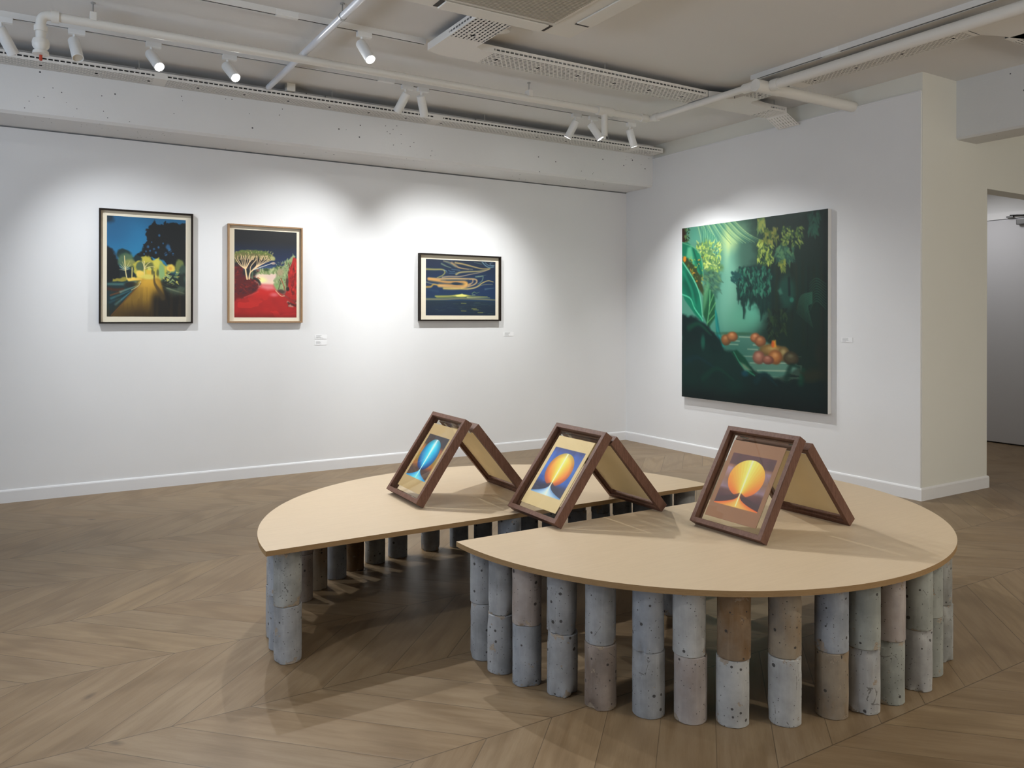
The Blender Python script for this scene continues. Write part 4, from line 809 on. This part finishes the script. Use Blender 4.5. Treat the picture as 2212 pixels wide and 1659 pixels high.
# ================================================================ under the ceiling
def track(p, q, label, slots):
    """p, q: the ends on the ceiling, along x or y"""
    p, q = Vector(p), Vector(q); L = (q - p).length; d = (q - p) / L; w_ = .017; h = .032
    mt = Matrix.Translation(p) @ Matrix(((d.x, -d.y, 0, 0), (d.y, d.x, 0, 0), (0, 0, 1, 0), (0, 0, 0, 1)))
    e = empty('lighting_track', p, label, 'lighting track', 'white lighting tracks on the ceiling'); I = Matrix.Translation(-p)
    bm = bmesh.new()
    for args in ((0, L, -w_, w_, -.010, 0), (0, L, -w_, -w_ + .006, -h, -.010), (0, L, w_ - .006, w_, -h, -.010), (0, L, -w_ + .006, -w_ + .008, -h, -h + .003), (0, L, w_ - .008, w_ - .006, -h, -h + .003)): box(bm, *args)
    bmesh.ops.transform(bm, matrix=I @ mt, verts=bm.verts[:]); obj('track_channel', bm, M['track'], e)
    bm = B(.002, L - .002, -w_ + .0065, w_ - .0065, -h + .004, -.011); bmesh.ops.transform(bm, matrix=I @ mt, verts=bm.verts[:]); obj('conductor_slot', bm, M['slot'], e)
    for s in slots:
        bm = B(s - .06, s + .06, -w_ - .001, w_ + .001, -h - .002, -.002, bev=.002); bmesh.ops.transform(bm, matrix=I @ mt, verts=bm.verts[:]); obj('track_joiner', bm, M['spot'], e)
    return e
Y1, Y2, X3 = -1.06, -1.87, -.885
track((-6.6, Y1, CZ), (-.80, Y1, CZ), 'long lighting track parallel to the long wall, carrying nine spotlights', (3.60,))
track((-6.6, Y2, CZ), (-3.085, Y2, CZ), 'shorter lighting track ending at the perforated cable tray, with one spotlight', (2.70,))
track((X3, -2.40, CZ), (X3, -6.2, CZ), 'lighting track on the right of the ceiling beside the thick pipe', (.62,))
def spot(x, y, target, label, lit, watts=0, size=46, blend=.55, col=(.97, .99, 1)):
    zt = CZ - .032
    e = empty('spotlight', (x, y, zt), label, 'spotlight', 'white cylinder spotlights on the tracks')
    obj('adapter', B(-.03, .055, -.016, .016, -.028, .002, bev=.003), M['spot'], e)
    piv = Vector((0, 0, -.075)); bm = bmesh.new(); rod(bm, (0, 0, -.028), piv, .008, 14); obj('stem', bm, M['spot'], e)
    d = (Vector(target) - (Vector((x, y, zt)) + piv)).normalized()
    p0 = piv - d * .022; p1 = p0 + d * .148
    bm = lathe(bmesh.new(), [(.024, 0), (.029, .003), (.030, .006), (.030, .1465), (.0285, .148), (.0265, .148), (.0262, .139), (.002, .1385)], 32, axis(p0, p1), True); obj('housing', bm, M['spot'], e, True)
    bm = lathe(bmesh.new(), [(.0255, 0), (.0255, .0015)], 28, axis(p0 + d * .1392, p1)); obj('lens', bm, M['lens'] if lit else M['dull'], e)
    if watts:
        l = bpy.data.lights.new('spot_beam', 'SPOT'); l.energy = watts; l.spot_size = R(size); l.spot_blend = blend; l.shadow_soft_size = .018; l.color = col
        o = bpy.data.objects.new('spot_beam', l); COL.objects.link(o); o.parent = e; o.location = p1 + d * .004; o.rotation_euler = d.to_track_quat('-Z', 'Y').to_euler()
    return e
WW = 105
spot(-5.218, Y1, (-4.05, 0, .7), 'spotlight cut by the left edge of the photo', True, WW * .9, 78, 1, (.92, .96, 1))
spot(-4.872, Y1, (-4.45, -2.9, 0), 'unlit spotlight between the pipe elbow and the first glowing one', False)
spot(-4.475, Y1, (-3.55, -3.35, .4), 'glowing spotlight above the night road painting, lens turned to the viewer', True, 78, 110, 1)
spot(-4.045, Y1, (-3.15, -3.6, .4), 'glowing spotlight above the red path painting, beside the thin pipe', True, 78, 110, 1)
spot(-2.855, Y1, (-3.6, 0, .8), 'left one of the close pair, tilted to the left', True, WW, 88, 1)
spot(-2.735, Y1, (-1.75, 0, .7), 'right one of the close pair, tilted to the right', True, WW, 88, 1)
spot(-1.400, Y1, (-2.15, 0, .5), 'spotlight leaning left, just left of the hanging pipe stub', True, WW * .8, 88, 1)
spot(-1.235, Y1, (0, -1.95, .45), 'spotlight half hidden behind the hanging pipe stub, turned to the jungle canvas', True, WW * 1.15, 88, 1)
spot(-.840, Y1, (0, -1.15, .45), 'last spotlight at the right end of the long track', True, WW * .8, 88, 1)
spot(-3.475, Y2, (-2.95, -3.7, .4), 'single glowing spotlight on the shorter track', True, 110, 110, 1)

def tray(p, q, width, side, label=None, e=None, x0=0, x1=0):
    """perforated cable tray from p to q (ends of its bottom centre line), open upwards; the first x0 and last x1 metres are plain"""
    p, q = Vector(p), Vector(q); L = (q - p).length; d = (q - p) / L
    mt = Matrix(((d.x, -d.y, 0, 0), (d.y, d.x, 0, 0), (0, 0, 1, 0), (0, 0, 0, 1)))
    c = .008; nx = int(L / c); bm = bmesh.new()
    rows = 9; g = width / rows; ys = [-width / 2]
    for r in range(rows): ys += [-width / 2 + g * r + g * .30, -width / 2 + g * r + g * .72]
    ys.append(width / 2)
    pts = [(-width / 2, side), (-width / 2, side * .62), (-width / 2, side * .36)] + [(yv, 0) for yv in ys] + [(width / 2, side * .36), (width / 2, side * .62), (width / 2, side)]
    V = [[bm.verts.new((i * c, a, b)) for a, b in pts] for i in range(nx + 1)]
    nb = len(ys)
    for i in range(nx):
        gap = i < 3 + x0 / c or i > nx - 4 - x1 / c or (i % 250 < 10)
        for j in range(len(pts) - 1):
            hole = False
            if not gap:
                if j in (1, len(pts) - 3): hole = i % 4 < 3 and j != 0
                elif 3 <= j < 3 + nb - 1:
                    k = j - 3
                    if k % 2 == 1:
                        r = k // 2; hole = (i + 2 * (r % 2)) % 4 < 3
                        if 3 <= r <= 5 and (i % 38) in (17, 18, 19, 20): hole = r == 4
                    elif 3 <= k // 2 <= 5 and (i % 38) in (18, 19) and k in (8, 10): hole = True
            if not hole: bm.faces.new((V[i][j], V[i + 1][j], V[i + 1][j + 1], V[i][j + 1]))
    if e is None: e = empty('cable_tray', p, label, 'cable tray', 'white perforated cable trays')
    org = Vector(e.location); bmesh.ops.transform(bm, matrix=Matrix.Translation(p - org) @ mt, verts=bm.verts[:])
    o = obj('perforated_channel', bm, M['tray'], e)
    md = o.modifiers.new('thickness', 'SOLIDIFY'); md.thickness = .0012; md.offset = 0
    n = max(1, int(L / 1.1))                                # U-shaped hangers that hold the tray to the ceiling
    for k in range(n):
        s = L * (k + .5) / n; bm = bmesh.new(); a = width / 2 - .012
        sweep(bm, bend([(s, -a, CZ - p.z), (s, -a, .005), (s, a, .005), (s, a, CZ - p.z)], .008, 4), .0035, 8)
        bmesh.ops.transform(bm, matrix=mt, verts=bm.verts[:]); bmesh.ops.translate(bm, vec=p - org, verts=bm.verts[:]); obj('hanger', bm, M['steel'], e)
    return e
t1 = tray((-6.4, -.482, 2.768), (-.03, -.482, 2.768), .176, .04, 'long perforated cable tray running along the concrete beam')
def cables(e, segs, z):  # dark strands added inside the trays so their slots look shaded
    bm = bmesh.new(); rs = random.Random(5)
    for (x0, y0, x1, y1, wd) in segs:
        p, q = Vector((x0, y0, 0)), Vector((x1, y1, 0)); d = (q - p).normalized(); s = Vector((-d.y, d.x, 0)); n = int(wd / .025)
        for k in range(n):
            o = (k - (n - 1) / 2) * wd / n; r = rs.uniform(.010, .0135); L = (q - p).length
            P = [p + d * (L * t / 6) + s * (o + rs.uniform(-.002, .002)) + Vector((0, 0, z + .0018 + r + rs.uniform(0, .004))) for t in range(7)]
            sweep(bm, P, r, 8)
    bmesh.ops.translate(bm, vec=-Vector(e.location), verts=bm.verts[:]); o = obj('added_dark_cables', bm, M['cable'], e, True); o['label'] = 'added dark cables that make the tray slots look dark'; return o
cables(t1, [(-6.3, -.482, -.10, -.482, .165)], 2.768)
ZY = 2.786
t2 = tray((-2.82, -1.995, ZY), (-.99, -1.995, ZY), .205, .042, 'branching perforated cable tray crossing the ceiling from the air conditioner to the right wall')
def plate(e, P, z, rim=()):
    """plain corner piece of a tray; rim: which of its edges are folded up"""
    bm = bmesh.new(); o = Vector(e.location); lo = [bm.verts.new(Vector((x, y, z)) - o) for x, y in P]; bm.faces.new(lo)
    for k in rim:
        a, c = lo[k], lo[(k + 1) % len(P)]; u = Vector((0, 0, .042)); bm.faces.new((a, c, bm.verts.new(c.co + u), bm.verts.new(a.co + u)))
    p_ = obj('corner_plate', bm, M['tray'], e); md = p_.modifiers.new('thickness', 'SOLIDIFY'); md.thickness = .0012; md.offset = 0
tray((-2.985, -2.13, ZY), (-2.985, -2.71, ZY), .218, .042, None, t2)
plate(t2, [(-3.094, -1.93), (-3.0, -1.893), (-2.82, -1.893), (-2.82, -2.097), (-2.876, -2.13), (-3.094, -2.13)], ZY, (0, 1, 3, 5))
plate(t2, [(-.99, -1.893), (-.42, -1.893), (-.42, -2.10), (-.60, -2.13), (-.62, -2.16), (-.80, -2.16), (-.82, -2.13), (-.99, -2.097)], ZY, (0, 2, 3, 5, 6))
tray((-.71, -2.16, ZY), (-.71, -2.50, ZY), .17, .042, None, t2)
tray((-.42, -1.995, ZY), (-.16, -1.995, ZY), .20, .042, None, t2)
bm = bmesh.new()                                            # last piece, folded down to the wall
c_ = .008; ny = 24; nx = 16
V = [[bm.verts.new(Vector((-.16 + .14 * i / nx, -1.895 - .2 * j / ny, ZY - .07 * i / nx)) - Vector(t2.location)) for j in range(ny + 1)] for i in range(nx + 1)]
for i in range(nx):
    for j in range(ny):
        if not ((i % 4) > 0 and (j % 3) == 1 and 1 < i < nx - 1): bm.faces.new((V[i][j], V[i + 1][j], V[i + 1][j + 1], V[i][j + 1]))
p_ = obj('bent_end', bm, M['tray'], t2); md = p_.modifiers.new('thickness', 'SOLIDIFY'); md.thickness = .0012; md.offset = 0
t5 = tray((-.67, -2.585, ZY), (-.67, -3.76, ZY), .14, .042, 'perforated cable tray beside the thick pipe on the right of the ceiling')
plate(t5, [(-.60, -3.76), (-.50, -3.80), (-.30, -3.86), (-.30, -4.05), (-.74, -4.05), (-.74, -3.76)], ZY)
tray((-.42, -3.88, ZY), (.30, -3.88, ZY), .17, .042, None, t5)

cables(t2, [(-2.95, -1.995, -.30, -1.995, .185), (-2.985, -2.10, -2.985, -2.70, .19), (-.71, -2.10, -.71, -2.49, .15)], ZY)
cables(t5, [(-.67, -2.60, -.67, -3.95, .125), (-.55, -3.88, .28, -3.88, .15)], ZY)

def pipe(label, pts, r, rad, mat, joints=(), name='pipe'):
    e = empty(name, pts[0], label, 'pipe', 'white pipes under the ceiling'); o = Vector(pts[0]); P = [Vector(p) - o for p in pts]
    bm = sweep(bmesh.new(), bend(P, rad) if len(P) > 2 else P, r, 20); obj('pipe_run', bm, mat, e, True)
    for a, b, rr in joints:
        bm = bmesh.new(); rod(bm, Vector(a) - o, Vector(b) - o, rr, 24); obj('coupling', bm, mat, e, True)
    return e, o
ZP, YP = 2.760, -1.475
pe, o = pipe('long white pipe along the ceiling with a turned-down end at the left', [(-5.035, YP + .02, 2.60), (-5.035, YP + .02, ZP), (-.985, YP, ZP), (-.985, -2.505, ZP)], .0235, .045, M['pvc'],
     [((-5.035, YP + .02, 2.672), (-5.035, YP + .02, 2.70), .031), ((-4.99, YP + .02, ZP), (-4.955, YP + .02, ZP), .031), ((-5.035, YP + .02, 2.588), (-5.035, YP + .02, 2.632), .031), ((-1.50, YP, ZP), (-1.36, YP, ZP), .033), ((-1.08, YP, ZP), (-1.02, YP, ZP), .031), ((-.985, -1.53, ZP), (-.985, -1.57, ZP), .031), ((-.985, -2.42, ZP), (-.985, -2.505, ZP), .033)])
bm = lathe(bmesh.new(), [(.036, 2.632), (.040, 2.615), (.038, 2.595), (.024, 2.575), (.036, 2.572), (.038, 2.556), (.012, 2.553)], 24); bmesh.ops.translate(bm, vec=Vector((-5.035, YP + .02, 0)) - o, verts=bm.verts[:]); vf = obj('end_fitting', bm, M['pvc'], pe, True)
bm = lathe(bmesh.new(), [(.006, 2.525), (.008, 2.53), (.007, 2.553)], 12); bmesh.ops.translate(bm, vec=Vector((-5.035, YP + .02, 0)) - o, verts=bm.verts[:]); obj('red_nozzle', bm, M['red'], vf)
bm = bmesh.new(); rod(bm, Vector((-1.43, YP, ZP)) - o, Vector((-1.43, YP, 2.575)) - o, .0235, 20); rod(bm, Vector((-1.43, YP, 2.575)) - o, Vector((-1.43, YP, 2.553)) - o, .010, 12); obj('hanging_stub', bm, M['pvc'], pe, True)
def hanger(pe, o, x, y, zp, r, block):
    bm = bmesh.new(); rod(bm, Vector((x, y, zp + r)) - o, Vector((x, y, CZ)) - o, .0035, 8); rod(bm, Vector((x, y, CZ - .006)) - o, Vector((x, y, CZ)) - o, .012, 12); obj('hanger_rod', bm, M['steel'], pe)
    bm = bmesh.new(); c = Vector((x, y, zp)) - o
    if block: box(bm, c.x - .016, c.x + .016, c.y - .03, c.y + .03, c.z + r * .4, c.z + r + .03, bev=.003)
    else: lathe(bm, [(r + .0005, -.009), (r + .003, -.009), (r + .003, .009), (r + .0005, .009)], 24, Matrix.Translation(c) @ Matrix.Rotation(R(90), 4, 'X'), False)
    obj('pipe_clip', bm, M['pvc'] if block else M['steel'], pe)
hanger(pe, o, -2.10, YP, ZP, .0235, True); hanger(pe, o, -4.80, YP + .02, ZP, .0235, True)
pd, o = pipe('thin white pipe crossing above the long one towards the beam', [(-3.68, -.60, 2.812), (-3.68, -3.6, 2.790)], .019, .04, M['pvc2'])
hanger(pd, o, -3.68, -2.13, 2.801, .019, False)
pr, o = pipe('thick white pipe at the right with a stub into the right wall', [(-.90, -6.3, 2.756), (-.90, -2.56, 2.756)], .033, .05, M['pvc'], [((-1.02, -2.545, 2.75), (-.80, -2.545, 2.75), .041), ((-.90, -2.64, 2.756), (-.90, -2.585, 2.756), .038)])
bm = bmesh.new(); rod(bm, Vector((-.82, -2.545, 2.75)) - o, Vector((.012, -2.545, 2.75)) - o, .037, 24); obj('wall_stub', bm, M['pvc'], pr, True)

# ceiling air conditioner
e = empty('air_conditioner', (-3.08, -3.14, 2.764), 'square ceiling air conditioner with a ribbed grille and side flaps', 'air conditioner')
obj('body', B(-.415, .415, -.415, .415, .0005, CZ - 2.764), M['ac'], e)
obj('panel', B(-.51, .51, -.51, .51, -.024, 0, bev=.006), M['ac'], e)
obj('grille_frame', B(-.315, .315, -.345, .372, -.034, -.024, bev=.008), M['ac'], e)
bm = bmesh.new()
for k in range(44): box(bm, -.288, .288, -.29 + k * .0145, -.29 + k * .0145 + .0075, -.039, -.0342)
g_ = obj('grille', bm, M['grille'], e); obj('grille_back', B(-.29, .29, -.292, .352, -.0350, -.0341), M['slot'], g_)
for k in range(4):
    mt = Matrix.Rotation(R(90 * k), 4, 'Z')
    bm = B(-.298, .298, .40, .497, -.033, -.0245, bev=.004, mat=mt); fl = obj('flap', bm, M['ac'], e)
    bm = bmesh.new()
    for a in (-1, 1): box(bm, a * .312 - .012, a * .312 + .012, .405, .49, -.0262, -.0242, mat=mt)
    obj('flap_gap', bm, M['slot'], fl)
e = empty('smoke_detector', (-2.79, -2.275, CZ), 'round white smoke detector beside the air conditioner', 'smoke detector')
obj('housing', lathe(bmesh.new(), [(.05, 0), (.05, -.012), (.044, -.022), (.02, -.028), (.001, -.029)], 28), M['spot'], e, True)
e = empty('junction_box', (-3.52, -.56, CZ), 'small grey junction box on the ceiling above the long cable tray', 'junction box')
obj('box_body', B(-.03, .03, -.03, .03, -.055, 0, bev=.003), M['ac'], e)
